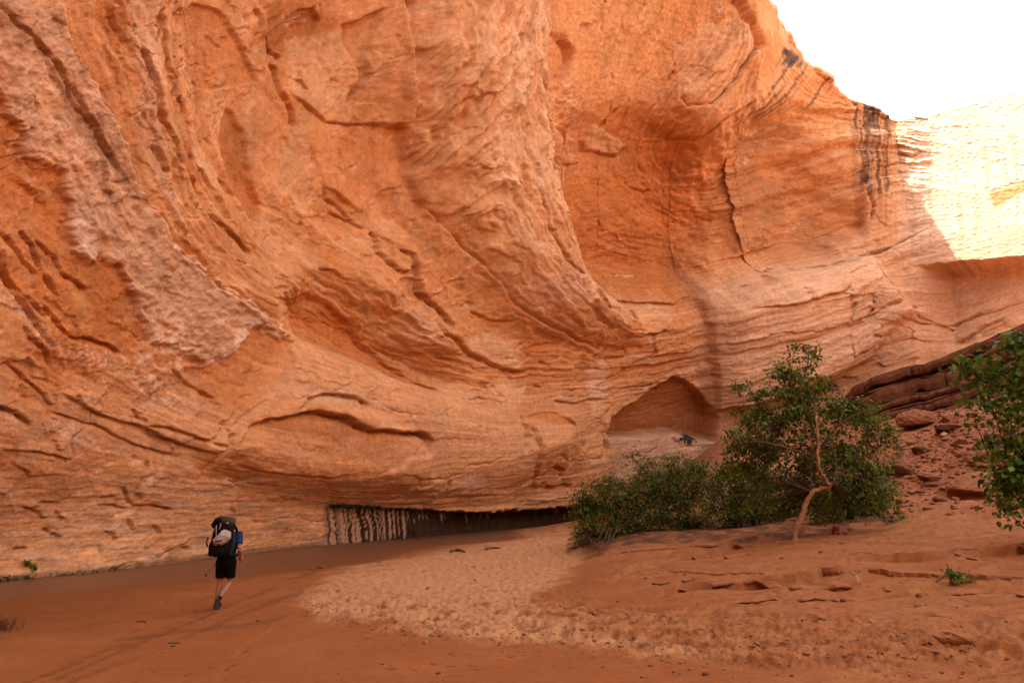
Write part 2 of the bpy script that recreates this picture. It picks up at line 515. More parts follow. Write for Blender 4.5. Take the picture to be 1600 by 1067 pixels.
# --- colours of the rock itself
def C(*c): return np.array(c, float)
ORANGE, DEEP, PALE = C(.50, .232, .095), C(.43, .150, .042), C(.54, .320, .175)
CRUST, CHALK, BROWN, VARN = C(.49, .300, .190), C(.62, .42, .30), C(.27, .115, .055), C(.055, .034, .028)
K = np.empty(U.shape + (3,)); K[:] = ORANGE
def paint(m, col, amt=1.0):
    global K
    m = np.clip(m * amt, 0, 1)[..., None]
    K = K * (1 - m) + np.asarray(col) * m
g1 = fbm(U / 150, V / 150, 61, 4); g2 = fbm(PH * 1.6, AL / 120, 62, 4); g3 = fbm(PH * 7, AL / 70, 63, 3)
paint(smooth(-.1, .35, g1 + .4 * g2), DEEP, .75)
paint(smooth(.05, .4, g2 - .3 * g1), PALE, .75)
paint(LOWER, PALE * .5 + ORANGE * .5, .6)
paint(smooth(1050, 1250, U) * smooth(380, 470, V + .3 * (U - 1100)), PALE, .75)
paint(smooth(.1, .5, g3), PALE, .35)
paint(smooth(.1, .5, -g3), DEEP, .30)

big = mask([(640, -200), (850, -200), (832, 100), (845, 260), (900, 400), (980, 480), (900, 520), (790, 470), (690, 350), (645, 150)], 55)
D += 60 * big; paint(big, PALE, .5)
D -= 60 * mask([(300, -200), (600, -200), (620, 100), (640, 250), (600, 380), (500, 420), (430, 380), (350, 250), (310, 100)], 70)
bw = mask([(880, 60), (1000, 20), (1110, 60), (1130, 330), (1120, 440), (1010, 465), (940, 445), (890, 330)], 60)
D *= 1 - .4 * bw
D -= 88 * mask([(900, 230), (1000, 200), (1100, 230), (1140, 330), (1120, 440), (1010, 465), (940, 445), (905, 380)], 62)
D -= 35 * mask([(870, -100), (1120, -100), (1100, 60), (1050, 200), (900, 230), (860, 100)], 50)
D -= 55 * mask([(1140, 240), (1220, 180), (1270, 210), (1330, 320), (1300, 390), (1200, 430), (1140, 400)], 40)
D += 45 * mask([(330, 700), (420, 600), (520, 560), (680, 620), (810, 655), (880, 655), (870, 720), (700, 760), (450, 750)], 45)
D -= 45 * mask([(470, 470), (540, 440), (640, 520), (720, 600), (640, 600), (540, 550), (480, 525)], 30)
D += 30 * mask([(1120, 470), (1340, 420), (1420, 490), (1330, 570), (1140, 640)], 30)
# ---- upper left: pale crust plate over orange rock
c1 = [(70, -120), (80, -40), (88, 0), (100, 30), (110, 67), (123, 93), (137, 107), (153, 133), (163, 160), (177, 180), (190, 210), (200, 230), (207, 260), (210, 283), (220, 297), (237, 323), (258, 350), (268, 380)]
crust = mask([(-60, -150), (70, -120)] + c1[2:] + [(300, 400), (340, 440), (370, 465), (413, 493), (456, 519), (440, 535), (400, 505), (372, 540), (345, 562), (320, 572), (280, 540), (245, 540), (233, 515), (217, 483),
              (200, 446), (185, 415), (150, 402), (135, 412), (110, 390), (107, 317), (103, 277), (93, 267), (67, 253), (37, 247), (43, 207), (13, 180), (-20, 130), (-60, 60)], 4.5, 10, 16, 5)
D += 7 * crust + crust * (3.2 * fbm(U / 12, V / 12, 71, 3) + 2.4 * terrace(fbm(U / 22, V / 16, 72, 3), 4, .7))
paint(crust, CRUST * .85 + PALE * .15, .85)
paint(crust * smooth(-.1, .5, fbm(U / 25, V / 25, 73, 4)), ORANGE, .5)
smear = mask([(-30, -60), (30, 20), (67, 60), (100, 110), (130, 160), (160, 205), (190, 255), (212, 295), (205, 310), (175, 285), (140, 230), (105, 180), (70, 120), (30, 70), (-30, 20)], 10, 14, 20, 6)
paint(smear, BROWN, .55)
D += smear * (4.5 * ridged(PH * 9, AL / 40, 74, 3) - 4)
rimline = smooth(.0, .5, crust) * smooth(1, .5, crust)
paint(np.clip(rimline * 2, 0, 1), CHALK, .6)
spl = mask([(330, 570), (345, 566), (366, 545), (388, 530), (404, 500), (392, 490), (360, 520), (338, 545)], 4, 7, 14, 8)
paint(spl, CHALK, .8)
paint(mask([(105, 320), (150, 330), (152, 375), (140, 405), (133, 412), (108, 392)], 4, 6, 12, 9), CHALK, .65)
crack(c1, 3.4, 26, -9, 22, False)
crack([(262, 375), (300, 410), (345, 450), (385, 478), (425, 502), (458, 522)], 2.6, 8, -4)
for p in ([(43, 63), (67, 83), (90, 113), (113, 160), (140, 193), (165, 232), (190, 280)], [(0, 5), (25, 40), (50, 62), (75, 90)], [(105, 130), (128, 170), (150, 215), (178, 262)]):
    crack(p, 2.2, 10, 4, 12)
left_or = mask([(-80, 120), (0, 143), (13, 180), (43, 207), (37, 247), (67, 253), (93, 267), (103, 277), (107, 317), (110, 390), (135, 412), (150, 402), (188, 416), (200, 446), (217, 483), (233, 520), (225, 545), (200, 556), (167, 546), (110, 530), (97, 513), (67, 489), (33, 456), (-80, 380)], 4, 6, 20, 10)
paint(left_or, DEEP, .85); paint(left_or * smooth(0, .5, fbm(PH * 3, AL / 60, 75, 3)), ORANGE, .6)
D -= 5 * left_or
for p in ([(30, 356), (52, 385), (63, 425), (78, 450), (90, 468)], [(0, 362), (20, 380), (42, 408), (62, 432)], [(55, 372), (80, 400), (95, 430), (112, 440), (128, 452), (140, 448)], [(60, 470), (72, 490), (90, 512), (110, 528), (140, 530), (170, 540), (195, 556)],
          [(10, 385), (8, 410), (22, 440), (45, 470), (70, 500)], [(-20, 380), (0, 400), (20, 440), (40, 480), (62, 520), (80, 545)], [(38, 505), (52, 530), (75, 555), (80, 575)]):
    crack(p, 2.4, 12, 4, 14)
chalk_band = mask([(-40, 430), (0, 440), (35, 470), (55, 500), (85, 530), (120, 545), (175, 555), (180, 572), (140, 578), (95, 560), (60, 535), (35, 500), (0, 465)], 5, 12, 10, 11)
paint(chalk_band * smooth(-.25, .2, fbm(U / 6, V / 6, 76, 2)), CHALK, .75)
paint(smooth(.05, .35, fbm(U / 70, V / 34, 171, 4)) * smooth(560, 640, V) * smooth(900, 700, U), CRUST, .5)
patchy = mask([(205, 470), (260, 490), (300, 540), (290, 610), (250, 625), (215, 590), (195, 560), (235, 530)], 8, 14, 10, 12)
paint(patchy * smooth(0.0, .22, fbm(U / 9, V / 11, 77, 3)), CHALK, .8)
D += patchy * 5 * terrace(fbm(U / 14, V / 14, 78, 2), 4, .6)
# smooth orange slab
slab = [(397, 513), (453, 536), (452, 569), (433, 598), (377, 645), (333, 625), (321, 609), (330, 576), (350, 569), (367, 546), (387, 534)]
spall(slab, 9, 2, .9, .2, 60, .75); paint(mask(slab, 3), DEEP * .55 + ORANGE * .5, .9)
crack([(447, 515), (455, 530), (453, 560), (434, 600), (400, 630), (372, 652), (350, 680), (338, 720)], 2.6, 11, 4, 16)
# ---- wide orange band right of the crust
band = mask([(90, -60), (290, -60), (285, 60), (280, 130), (300, 200), (335, 300), (420, 400), (470, 470), (460, 515), (380, 465), (270, 372), (237, 323), (215, 280), (200, 225), (165, 155), (123, 90), (105, 30)], 8, 14, 30, 14)
paint(band, ORANGE, .55); paint(band * smooth(.1, .5, fbm(U / 40, V / 40, 79, 4)), DEEP, .6)
paint(mask([(195, -10), (255, -10), (262, 80), (250, 200), (290, 330), (270, 345), (225, 215), (215, 120)], 8, 10, 20, 15), CRUST, .55)
for p in ([(265, 0), (262, 30), (272, 42), (258, 60), (252, 70)], [(285, -10), (278, 40), (280, 80), (285, 105), (300, 120), (296, 148), (310, 165), (318, 190)], [(220, 70), (232, 110), (245, 160), (252, 185), (258, 200)],
          [(175, 5), (185, 40), (198, 70)], [(308, 225), (318, 250), (316, 275), (328, 310), (345, 345), (360, 356), (390, 385), (412, 405)], [(340, 100), (346, 130), (356, 142), (352, 152)],
          [(248, 165), (258, 190), (280, 240), (292, 260)], [(240, 225), (262, 265), (272, 270)], [(450, 10), (462, 30), (455, 60)], [(480, 90), (488, 130), (500, 165), (508, 200)]):
    crack(p, 2.8, 13, 5, 16)
spall([(283, 110), (292, 122), (298, 145), (291, 152), (283, 135)], 16, 2, 1, .6)
spall([(262, 12), (280, 20), (282, 40), (270, 45), (262, 35)], 18, 2, 1, .6)
# carved panels (upper left of centre)
spall([(338, 30), (360, 5), (405, 20), (440, 90), (455, 125), (420, 135), (385, 142), (356, 142), (340, 120), (333, 90)], 15, 2.5, .9, .8, 90, .3)
paint(mask([(338, 30), (360, 5), (405, 20), (440, 90), (455, 125), (420, 135), (385, 142), (356, 142), (340, 120), (333, 90)], 3), DEEP, .6)
spall([(355, 145), (420, 135), (455, 124), (490, 170), (530, 260), (520, 330), (470, 350), (450, 290), (420, 250), (395, 300), (380, 270), (362, 200)], 6, 2, 1, .1, 90, .5)
spall([(410, 170), (420, 175), (437, 215), (450, 290), (460, 330), (452, 350), (432, 340), (410, 300), (400, 240), (402, 195)], 20, 2.5, .5, 1, 20, .4)
paint(mask([(410, 170), (420, 175), (437, 215), (450, 290), (460, 330), (452, 350), (432, 340), (410, 300), (400, 240), (402, 195)], 3), DEEP * .85, .8)
spall([(325, 255), (345, 270), (365, 300), (375, 345), (360, 345), (340, 330), (322, 300)], 17, 2, .7, 1)
spall([(380, 280), (395, 285), (405, 305), (400, 312), (385, 300)], 14, 2)
spall([(470, 55), (520, 10), (545, 5), (555, 25), (530, 70), (505, 82), (490, 78), (476, 88), (470, 70)], 18, 2, .9, .8, 90, .2)
paint(mask([(462, 0), (560, 0), (580, 30), (545, 75), (505, 82), (478, 80)], 6, 6), DEEP * .8, .8)
crack([(470, 55), (475, 75), (490, 85), (495, 92)], 3.2, 26)
spall([(584, 33), (600, 25), (617, 10), (615, 40), (601, 90), (605, 117), (600, 135), (584, 157), (596, 120), (592, 90), (583, 60)], 20, 2, 1, 1)
spall([(534, 150), (556, 188), (581, 193), (623, 193), (640, 200), (650, 277), (666, 327), (640, 350), (600, 330), (570, 300), (548, 290), (535, 240), (520, 200)], 12, 2, 1, .15, 90, .75)
smo = mask([(534, 150), (556, 188), (581, 193), (623, 193), (640, 200), (650, 277), (666, 327), (640, 350), (600, 330), (570, 300), (548, 290), (535, 240), (520, 200)], 4)
paint(smo, DEEP * .45 + ORANGE * .6, .85)
crack([(500, 140), (534, 172), (554, 186), (581, 191), (621, 191), (612, 210)], 2.4, 8, 4)
paint(mask([(510, 60), (580, 40), (590, 80), (600, 120), (580, 165), (540, 170), (500, 140)], 5, 5), PALE * .5 + ORANGE * .5, .7)
# long joints L1, L2, L3
L1 = [(630, -160), (637, 0), (639, 67), (644, 133), (646, 217), (651, 277), (667, 327), (681, 356), (714, 393), (741, 423), (767, 449), (787, 476), (821, 496), (851, 513), (894, 533), (934, 546), (957, 559)]
L2 = [(790, 100), (784, 160), (782, 233), (787, 283), (801, 333), (807, 356), (827, 389), (844, 416), (874, 436), (871, 463), (867, 479)]
L3 = [(870, -160), (847, 0), (834, 40), (827, 90), (831, 167), (841, 227), (854, 267), (871, 307), (887, 343), (894, 373), (914, 406), (927, 436), (947, 456), (977, 469), (1017, 476), (1068, 478), (1110, 462)]
crack(L1, 2.6, 10, -5, 26); crack(L2, 2.4, 9, -5, 22); crack(L3[:6], 2.6, 6, 4, 30); crack(L3[4:], 3.0, 11, 9, 40)
paint(mask([(800, -60), (845, -60), (834, 40), (829, 90), (832, 167), (843, 227), (880, 320), (910, 400), (950, 458), (1060, 480), (1050, 500), (960, 490), (890, 420), (840, 320), (800, 220), (805, 100)], 10, 8), PALE, .55)
# cross bedded streaks between L1 and L3
sx_ = mask([(640, -80), (835, -80), (828, 90), (832, 200), (815, 300), (740, 340), (690, 345), (655, 280), (645, 130)], 14)
sq = (Uw + .42 * Vw * smooth(830, 700, U) + .05 * Vw) / 11.0; sl = (Vw - .3 * Uw) / 130.0
st = ridged(sq * .55, sl, 81, 3)
D += sx_ * (16 * st * smooth(-.2, .4, fbm(U / 70, V / 90, 82, 2) + .15) - 4)
paint(sx_ * smooth(.45, .8, st), PALE, .5); paint(sx_ * smooth(.3, -.2, st), DEEP, .65)
# hollow and rough rock right of L3
hole = [(854, 67), (880, 48), (901, 43), (925, 55), (933, 75), (927, 100), (911, 122), (880, 130), (858, 138), (845, 110)]
spall(hole, 20, 5, .1, 1.1, 0, .2); paint(mask(hole, 7), DEEP * .9, .7)
crack([(915, 40), (930, 66), (932, 90), (922, 110), (908, 122)], 5, 16)
rg = mask([(845, 135), (905, 125), (945, 130), (950, 165), (915, 200), (880, 215), (850, 195)], 8, 10, 14, 16)
D += rg * (6 * ridged(U / 16, V / 16, 83, 3) - 3); paint(rg, PALE, .35)
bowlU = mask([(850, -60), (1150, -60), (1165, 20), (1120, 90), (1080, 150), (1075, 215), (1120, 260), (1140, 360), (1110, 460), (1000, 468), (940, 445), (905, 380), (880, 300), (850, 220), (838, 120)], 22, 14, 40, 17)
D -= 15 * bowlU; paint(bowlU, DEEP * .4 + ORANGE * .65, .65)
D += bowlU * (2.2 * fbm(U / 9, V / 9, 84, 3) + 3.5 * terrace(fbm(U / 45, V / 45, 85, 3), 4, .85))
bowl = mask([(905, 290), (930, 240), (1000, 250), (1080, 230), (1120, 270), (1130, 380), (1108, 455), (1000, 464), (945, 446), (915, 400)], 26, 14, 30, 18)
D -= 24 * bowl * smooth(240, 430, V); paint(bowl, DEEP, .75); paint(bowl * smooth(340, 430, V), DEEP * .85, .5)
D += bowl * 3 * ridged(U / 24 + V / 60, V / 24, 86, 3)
flake = [(981, 187), (971, 213), (977, 227), (1014, 233), (1021, 220), (1001, 203)]
c_ = mask(flake, 2); D += 7 * c_; paint(c_, PALE, .6)
crack([(968, 205), (972, 226), (1012, 236), (1024, 222)], 2.4, 9); crack([(940, 188), (938, 205), (946, 222)], 2.4, 9)
for p in ([(1000, 160), (990, 180), (985, 195)], [(918, 245), (926, 255), (933, 248)], [(963, 248), (958, 270)], [(1030, 290), (1050, 300), (1060, 292)], [(940, 250), (975, 248)], [(900, 100), (885, 130), (890, 150)]):
    crack(p, 2.2, 8, 2, 8)
# right hand bays under the rim
ridge1 = [(1150, -60), (1166, 10), (1183, 43), (1193, 67), (1176, 87), (1156, 117), (1136, 143), (1116, 163), (1086, 163), (1075, 150), (1078, 130)]
crack(ridge1, 3, 12, 8, 26); crack([(1190, 155), (1149, 177), (1126, 197), (1106, 212), (1073, 212), (1075, 195)], 2.6, 11, -6, 20)
paint(mask([(1080, 60), (1120, 20), (1160, 25), (1182, 45), (1185, 70), (1150, 115), (1110, 150), (1085, 130)], 6, 6), PALE * .4 + ORANGE * .6, .8)
for p in ([(1160, 30), (1152, 55), (1116, 93)], ):
    d, sg, al = line_dist(Uw, Vw, np.array(p, float)); paint(smooth(9, 4, d) * smooth(-.3, .3, .5 + noise(U / 8, V / 8, 3)), BROWN, .55)
crack([(1098, 92), (1115, 105), (1112, 100)], 2.4, 8); crack([(1076, 98), (1066, 120)], 2.4, 8)
lobe = mask([(1150, 215), (1210, 165), (1262, 190), (1300, 260), (1350, 330), (1340, 360), (1300, 400), (1240, 425), (1180, 440), (1130, 430), (1125, 330)], 16, 16, 36, 19)
paint(lobe, DEEP * .3 + ORANGE * .7, .8); D -= 14 * lobe
D += lobe * (3 * fbm(U / 12, V / 12, 88, 3) + 4 * terrace(fbm(U / 32, V / 32, 89, 3), 4, .8))
paint(mask([(1215, 185), (1245, 180), (1262, 200), (1255, 240), (1285, 300), (1270, 330), (1240, 320), (1200, 330), (1190, 280), (1200, 230)], 14, 18, 26, 20), BROWN, .6)
paint(mask([(1180, 380), (1240, 330), (1310, 330), (1330, 370), (1260, 410)], 14, 18, 26, 21), BROWN, .45)
spall([(1290, 225), (1310, 240), (1335, 280), (1352, 310), (1345, 335), (1310, 310), (1282, 270)], 9, 2.5, 1, .3, 0)
# black weathering streaks below the rim
vz = smooth(.05, .35, fbm(U / 14, V / 14, 91, 3) + .25)
paint(mask([(1224, 72), (1240, 80), (1262, 96), (1256, 105), (1236, 100), (1226, 96)], 4, 6, 10, 22), VARN, .9)
dstr = (Uw + .72 * Vw); dq = noise(dstr / 7.5, (Vw - .5 * U) / 160, 92)
dm = mask([(1226, 76), (1300, 110), (1310, 125), (1278, 165), (1245, 170), (1190, 175), (1160, 190), (1200, 130)], 8, 6)
paint(dm * smooth(.12, .4, dq), VARN, .8); paint(dm * smooth(.1, .5, -dq), PALE, .5)
vs = noise(Uw / 5.5, Vw / 200, 93)
vm = mask([(1325, 140), (1400, 165), (1394, 210), (1392, 300), (1370, 310), (1345, 290), (1338, 200)], 6, 5)
paint(vm * smooth(-.05, .25, vs), VARN, .82)
paint(mask([(1352, 150), (1372, 152), (1370, 205), (1358, 290), (1348, 290), (1352, 200)], 3, 4, 8, 25), VARN, .85)
paint(mask([(1382, 160), (1392, 165), (1390, 220), (1384, 222)], 3, 3, 8, 26), VARN, .8)
vm2 = mask([(1330, 200), (1395, 200), (1420, 275), (1455, 356), (1430, 360), (1350, 330)], 10)
paint(vm2 * smooth(.0, .45, noise(Uw / 6, Vw / 260, 94)), BROWN, .55); paint(vm2 * smooth(.0, .5, -noise(Uw / 6, Vw / 260, 94)), PALE, .6)
crack([(1352, 270), (1356, 295), (1365, 325), (1362, 345)], 2.6, 10)
# far sunlit wall: sun glare lifted into its colour, streaked
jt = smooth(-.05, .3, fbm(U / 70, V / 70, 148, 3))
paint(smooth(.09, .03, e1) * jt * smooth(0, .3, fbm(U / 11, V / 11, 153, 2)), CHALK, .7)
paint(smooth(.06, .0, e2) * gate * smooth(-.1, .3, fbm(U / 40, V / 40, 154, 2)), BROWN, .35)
paint(smooth(.22, .42, fbm(U / 6, V / 6, 155, 3)) * smooth(0, .35, fbm(U / 80, V / 80, 156, 3)), CHALK, .45)
paint(flu * smooth(.62, .85, fl), PALE, .45); paint(flu * smooth(.35, .1, fl), DEEP, .5)
paint(smooth(.2, .4, fbm(PH * 5, AL / 34, 157, 3)) * smooth(0, .3, fbm(U / 110, V / 110, 158, 3)), BROWN, .4)
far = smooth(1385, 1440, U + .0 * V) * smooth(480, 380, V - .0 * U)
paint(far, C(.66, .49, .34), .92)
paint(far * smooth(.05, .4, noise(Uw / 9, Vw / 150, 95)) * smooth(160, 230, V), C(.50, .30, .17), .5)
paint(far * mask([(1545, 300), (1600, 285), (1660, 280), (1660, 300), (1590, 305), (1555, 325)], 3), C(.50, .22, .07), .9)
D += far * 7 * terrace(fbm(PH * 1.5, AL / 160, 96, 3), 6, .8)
for p in ([(1400, 240), (1425, 245), (1440, 238)], [(1500, 230), (1530, 220), (1520, 240)], [(1540, 265), (1570, 250), (1610, 262)], [(1550, 298), (1580, 288), (1620, 285)], [(1460, 200), (1530, 198), (1580, 200)]):
    crack(p, 2.6, 9, 4, 12)
# pale ledge block on the right
ledge = [(1100, 468), (1146, 455), (1199, 444), (1239, 421), (1299, 417), (1349, 404), (1366, 413), (1379, 436), (1399, 456), (1416, 476), (1436, 486), (1409, 503), (1360, 560), (1300, 590), (1120, 640), (1110, 560)]
lm = mask(ledge, 4, 3); D += 12 * lm; paint(lm, CRUST * .6 + PALE * .4, .85)
crack([(1110, 462), (1146, 453), (1199, 443), (1239, 419), (1299, 415), (1349, 402), (1380, 390), (1433, 366), (1456, 356)], 3, 11, -4, 18)
crack([(1349, 403), (1366, 413), (1379, 436), (1399, 456), (1416, 476), (1440, 486)], 2.6, 9, -6, 20)
for p in ([(1395, 495), (1415, 503), (1449, 503), (1499, 486), (1549, 469), (1640, 440)], [(1306, 473), (1303, 505)], [(1359, 415), (1360, 450), (1349, 490), (1332, 506)], [(1430, 490), (1445, 500), (1470, 505)], [(1300, 507), (1345, 500), (1400, 480), (1420, 474)],
          [(1230, 448), (1229, 470), (1232, 478)], [(1350, 530), (1380, 528), (1395, 522)], [(1150, 480), (1200, 475), (1260, 462), (1300, 450)], [(1290, 560), (1330, 555), (1360, 545)], [(1300, 585), (1320, 592), (1340, 588)], [(1470, 530), (1520, 500), (1560, 480)]):
    crack(p, 2.2, 8, 3, 12)
strq = mask([(1110, 440), (1700, 340), (1700, 480), (1400, 600), (1120, 650)], 25)
sn = ridged((Vw + .34 * Uw) / 20, Uw / 190, 97, 3)
D += strq * 2.6 * sn; paint(strq, CRUST * .5 + PALE * .5, .55); paint(strq * smooth(.6, .9, sn), CHALK, .28); paint(strq * smooth(.3, -.1, sn), ORANGE, .4)
paint(mask([(1380, 410), (1455, 360), (1500, 415), (1560, 430), (1480, 480), (1420, 475)], 14, 8), BROWN, .28)
# water stain down the right side of the bowl, small cave below
paint(mask([(1086, 400), (1112, 395), (1116, 470), (1114, 560), (1125, 640), (1090, 640), (1095, 560), (1086, 470)], 16, 12, 20, 28) * (.75 + .5 * noise(Uw / 30, Vw / 90, 131)), BROWN, .55)
cave = [(956, 682), (964, 655), (1000, 630), (1035, 604), (1056, 588), (1072, 594), (1091, 611), (1114, 638), (1123, 655), (1122, 690), (1066, 680), (1000, 684)]
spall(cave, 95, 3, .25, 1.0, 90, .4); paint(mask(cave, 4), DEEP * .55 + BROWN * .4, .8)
shelf = mask([(956, 684), (1062, 680), (1122, 688), (1130, 730), (1100, 800), (960, 800)], 3)
paint(shelf, CRUST * .8 + PALE * .1, .8)
sn2 = noise(Uw / 5, Vw / 300, 98)
drip = (V > 684) * smooth(5 + 15 * np.clip(noise(U / 2.6, U * 0 + 3.3, 132) + .15, 0, 1), 3 + 13 * np.clip(noise(U / 2.6, U * 0 + 3.3, 132) + .15, 0, 1), V - 684) * smooth(1061, 1064, U) * smooth(1093, 1090, U)
paint(drip, C(.02, .016, .02), .95)
crack([(956, 690), (950, 655), (965, 630)], 2.2, 8)
# dark hollow below the brow, left of centre
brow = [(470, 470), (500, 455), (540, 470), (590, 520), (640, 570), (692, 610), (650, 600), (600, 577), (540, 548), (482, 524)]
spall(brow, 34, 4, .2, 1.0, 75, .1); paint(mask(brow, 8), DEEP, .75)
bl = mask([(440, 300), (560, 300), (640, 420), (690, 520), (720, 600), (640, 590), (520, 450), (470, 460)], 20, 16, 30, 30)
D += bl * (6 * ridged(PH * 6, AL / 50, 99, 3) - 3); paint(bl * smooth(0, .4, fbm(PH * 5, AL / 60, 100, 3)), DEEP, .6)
crack([(605, 356), (612, 380), (610, 395), (620, 410), (634, 426), (650, 425), (648, 410)], 3, 13, 5, 14)
crack([(630, 385), (652, 400), (656, 425), (660, 455), (675, 470), (690, 484), (705, 500), (715, 520)], 3.2, 14, 5, 14)
crack([(690, 500), (700, 525), (715, 532), (728, 545), (740, 556), (770, 568), (800, 578), (826, 584)], 3, 12, 5, 18)
for p in ([(885, 533), (905, 520), (910, 500)], [(740, 485), (760, 500), (790, 505)], [(840, 565), (855, 568)], [(840, 603), (850, 604)], [(875, 415), (878, 440), (872, 470)], [(945, 560), (985, 556), (980, 545), (960, 548)], [(985, 480), (1000, 500), (998, 520)],
          [(764, 603), (768, 620)], [(776, 602), (782, 625)], [(860, 625), (900, 630), (960, 622)], [(520, 420), (540, 425), (560, 440)], [(560, 330), (590, 345), (600, 360)], [(548, 290), (552, 310), (575, 320), (590, 345)]):
    crack(p, 2.2, 8, 3, 10)
paint(mask([(728, 530), (760, 515), (810, 530), (812, 575), (770, 570), (735, 552)], 6, 7, 14, 31), PALE * 1.05, .7)
paint(mask([(775, 590), (820, 590), (825, 625), (790, 640), (770, 620)], 5, 7, 14, 32), PALE * 1.05, .6)
paint(mask([(920, 570), (945, 560), (955, 620), (935, 650), (915, 610)], 6, 8, 14, 33), CHALK, .5)
paint(mask([(980, 500), (998, 500), (995, 560), (965, 558), (940, 540), (950, 510)], 4, 5), DEEP * .5 + ORANGE * .5, .7)
paint(mask([(800, 430), (860, 430), (870, 470), (820, 480), (790, 460)], 10, 12, 18, 34), CHALK, .4)
# bulge below the brow and the flat arch
bulge = mask([(470, 535), (600, 590), (700, 620), (800, 650), (810, 700), (780, 760), (660, 740), (640, 690), (540, 640), (440, 620), (380, 640)], 14)
paint(bulge, PALE * .6 + ORANGE * .4, .4); D = D * (1 - .35 * bulge) + bulge * 4
arch = [(345, 712), (352, 688), (380, 661), (420, 648), (470, 642), (505, 650), (530, 660), (560, 670), (600, 672), (640, 675), (652, 683), (652, 702), (610, 708), (570, 728), (500, 742), (420, 737), (352, 728)]
spall(arch, 22, 2, 1.0, .0, 90, .3); paint(mask(arch, 4), ORANGE * .7 + DEEP * .3, .55)
crack([(372, 666), (400, 652), (440, 645), (470, 641), (505, 649), (530, 659), (560, 670), (600, 672), (640, 676), (652, 686), (651, 702)], 4.0, 26, 3, 20)
crack([(430, 640), (455, 622), (480, 614), (510, 616), (540, 622), (556, 634)], 3, 13, 3, 14)
crack([(-20, 634), (0, 637), (25, 645), (42, 660), (44, 668)], 4, 20, 4, 16)
crack([(230, 668), (270, 672), (330, 690), (345, 695)], 2.4, 8, 3); crack([(95, 615), (160, 650), (230, 672), (300, 700), (340, 712)], 2.6, 9, 5, 18)
crack([(345, 655), (348, 672), (345, 690), (330, 715), (318, 740)], 2.4, 8)
crack([(350, 720), (390, 730), (440, 735), (490, 738), (520, 730)], 2.6, 8, 3)
paint(mask([(318, 700), (345, 700), (340, 745), (315, 752), (305, 745)], 4, 4), ORANGE, .7)
for p in ([(10, 560), (40, 590), (62, 612), (85, 640)], [(0, 700), (60, 706), (100, 715), (115, 722)], [(120, 615), (125, 632)], [(215, 640), (222, 660)], [(40, 600), (30, 620)], [(270, 575), (300, 600), (340, 625)], [(70, 640), (150, 665), (220, 700), (300, 718)],
          [(195, 760), (202, 778), (206, 790)], [(210, 788), (240, 789), (267, 797)], [(35, 792), (60, 800), (72, 815)], [(155, 792), (180, 788), (200, 797)], [(160, 778), (185, 776)], [(60, 785), (95, 785)], [(90, 800), (100, 815)],
          [(160, 848), (161, 870)], [(20, 858), (50, 858)], [(240, 822), (252, 835)], [(170, 830), (184, 845)], [(280, 852), (296, 858), (298, 872)], [(200, 810), (210, 830)], [(70, 826), (95, 842)], [(15, 722), (40, 735), (45, 745)], [(240, 725), (235, 740)]):
    crack(p, 2.0, 7, 3, 9)
# joints of the lower wall in the middle
for p in ([(804, 645), (806, 676), (797, 705)], [(812, 660), (815, 690), (818, 718), (827, 744), (830, 768)], [(851, 724), (871, 733), (871, 750)], [(850, 754), (861, 762), (881, 758), (895, 762)], [(845, 752), (844, 765)], [(686, 742), (680, 760)], [(915, 690), (912, 710)], [(948, 655), (950, 720)]):
    crack(p, 2.6, 11, 3, 10)
spall([(812, 650), (830, 644), (851, 643), (875, 655), (888, 665), (850, 662)], 16, 2.5, .4, 1.0); paint(mask([(812, 650), (830, 644), (851, 643), (875, 655), (888, 665), (850, 662)], 3), DEEP, .7)
paint(mask([(580, 640), (600, 660), (710, 690), (760, 720), (830, 740), (830, 760), (720, 755), (640, 745), (650, 690)], 10, 10), ORANGE, .35)
paint(mask([(880, 690), (915, 690), (918, 750), (885, 748)], 5, 4), DEEP * .4 + ORANGE * .6, .6)
paint(mask([(700, 735), (730, 738), (745, 755), (715, 765), (695, 755)], 3, 6, 8, 36), CHALK, .6)
paint(mask([(85, 670), (140, 675), (150, 690), (100, 690)], 4, 9, 9, 37) , CHALK, .6)
paint(mask([(55, 655), (130, 660), (120, 668), (60, 664)], 4, 9, 9, 38), CHALK, .5)
# bedding grooves near the foot, grey water staining
grv = smooth(700, 760, V) * smooth(860, 790, V) * smooth(430, 560, U)
D += grv * smooth(745, 765, V) * 3.5 * terrace(fbm(Vw / 9, U / 260, 101, 3), 3, .7)
grey = smooth(-.05, .35, fbm(U / 60, V / 16, 102, 4)) * smooth(730, 780, V)
paint(grey, C(.22, .145, .105), .42)
paint(smooth(.1, .4, fbm(U / 90, V / 9, 103, 3)) * smooth(720, 770, V), CHALK, .3)
fineb = fbm(U / 90, V / 5.0, 104, 3); D += smooth(700, 780, V) * 1.6 * fineb * (.4 + .6 * SM)
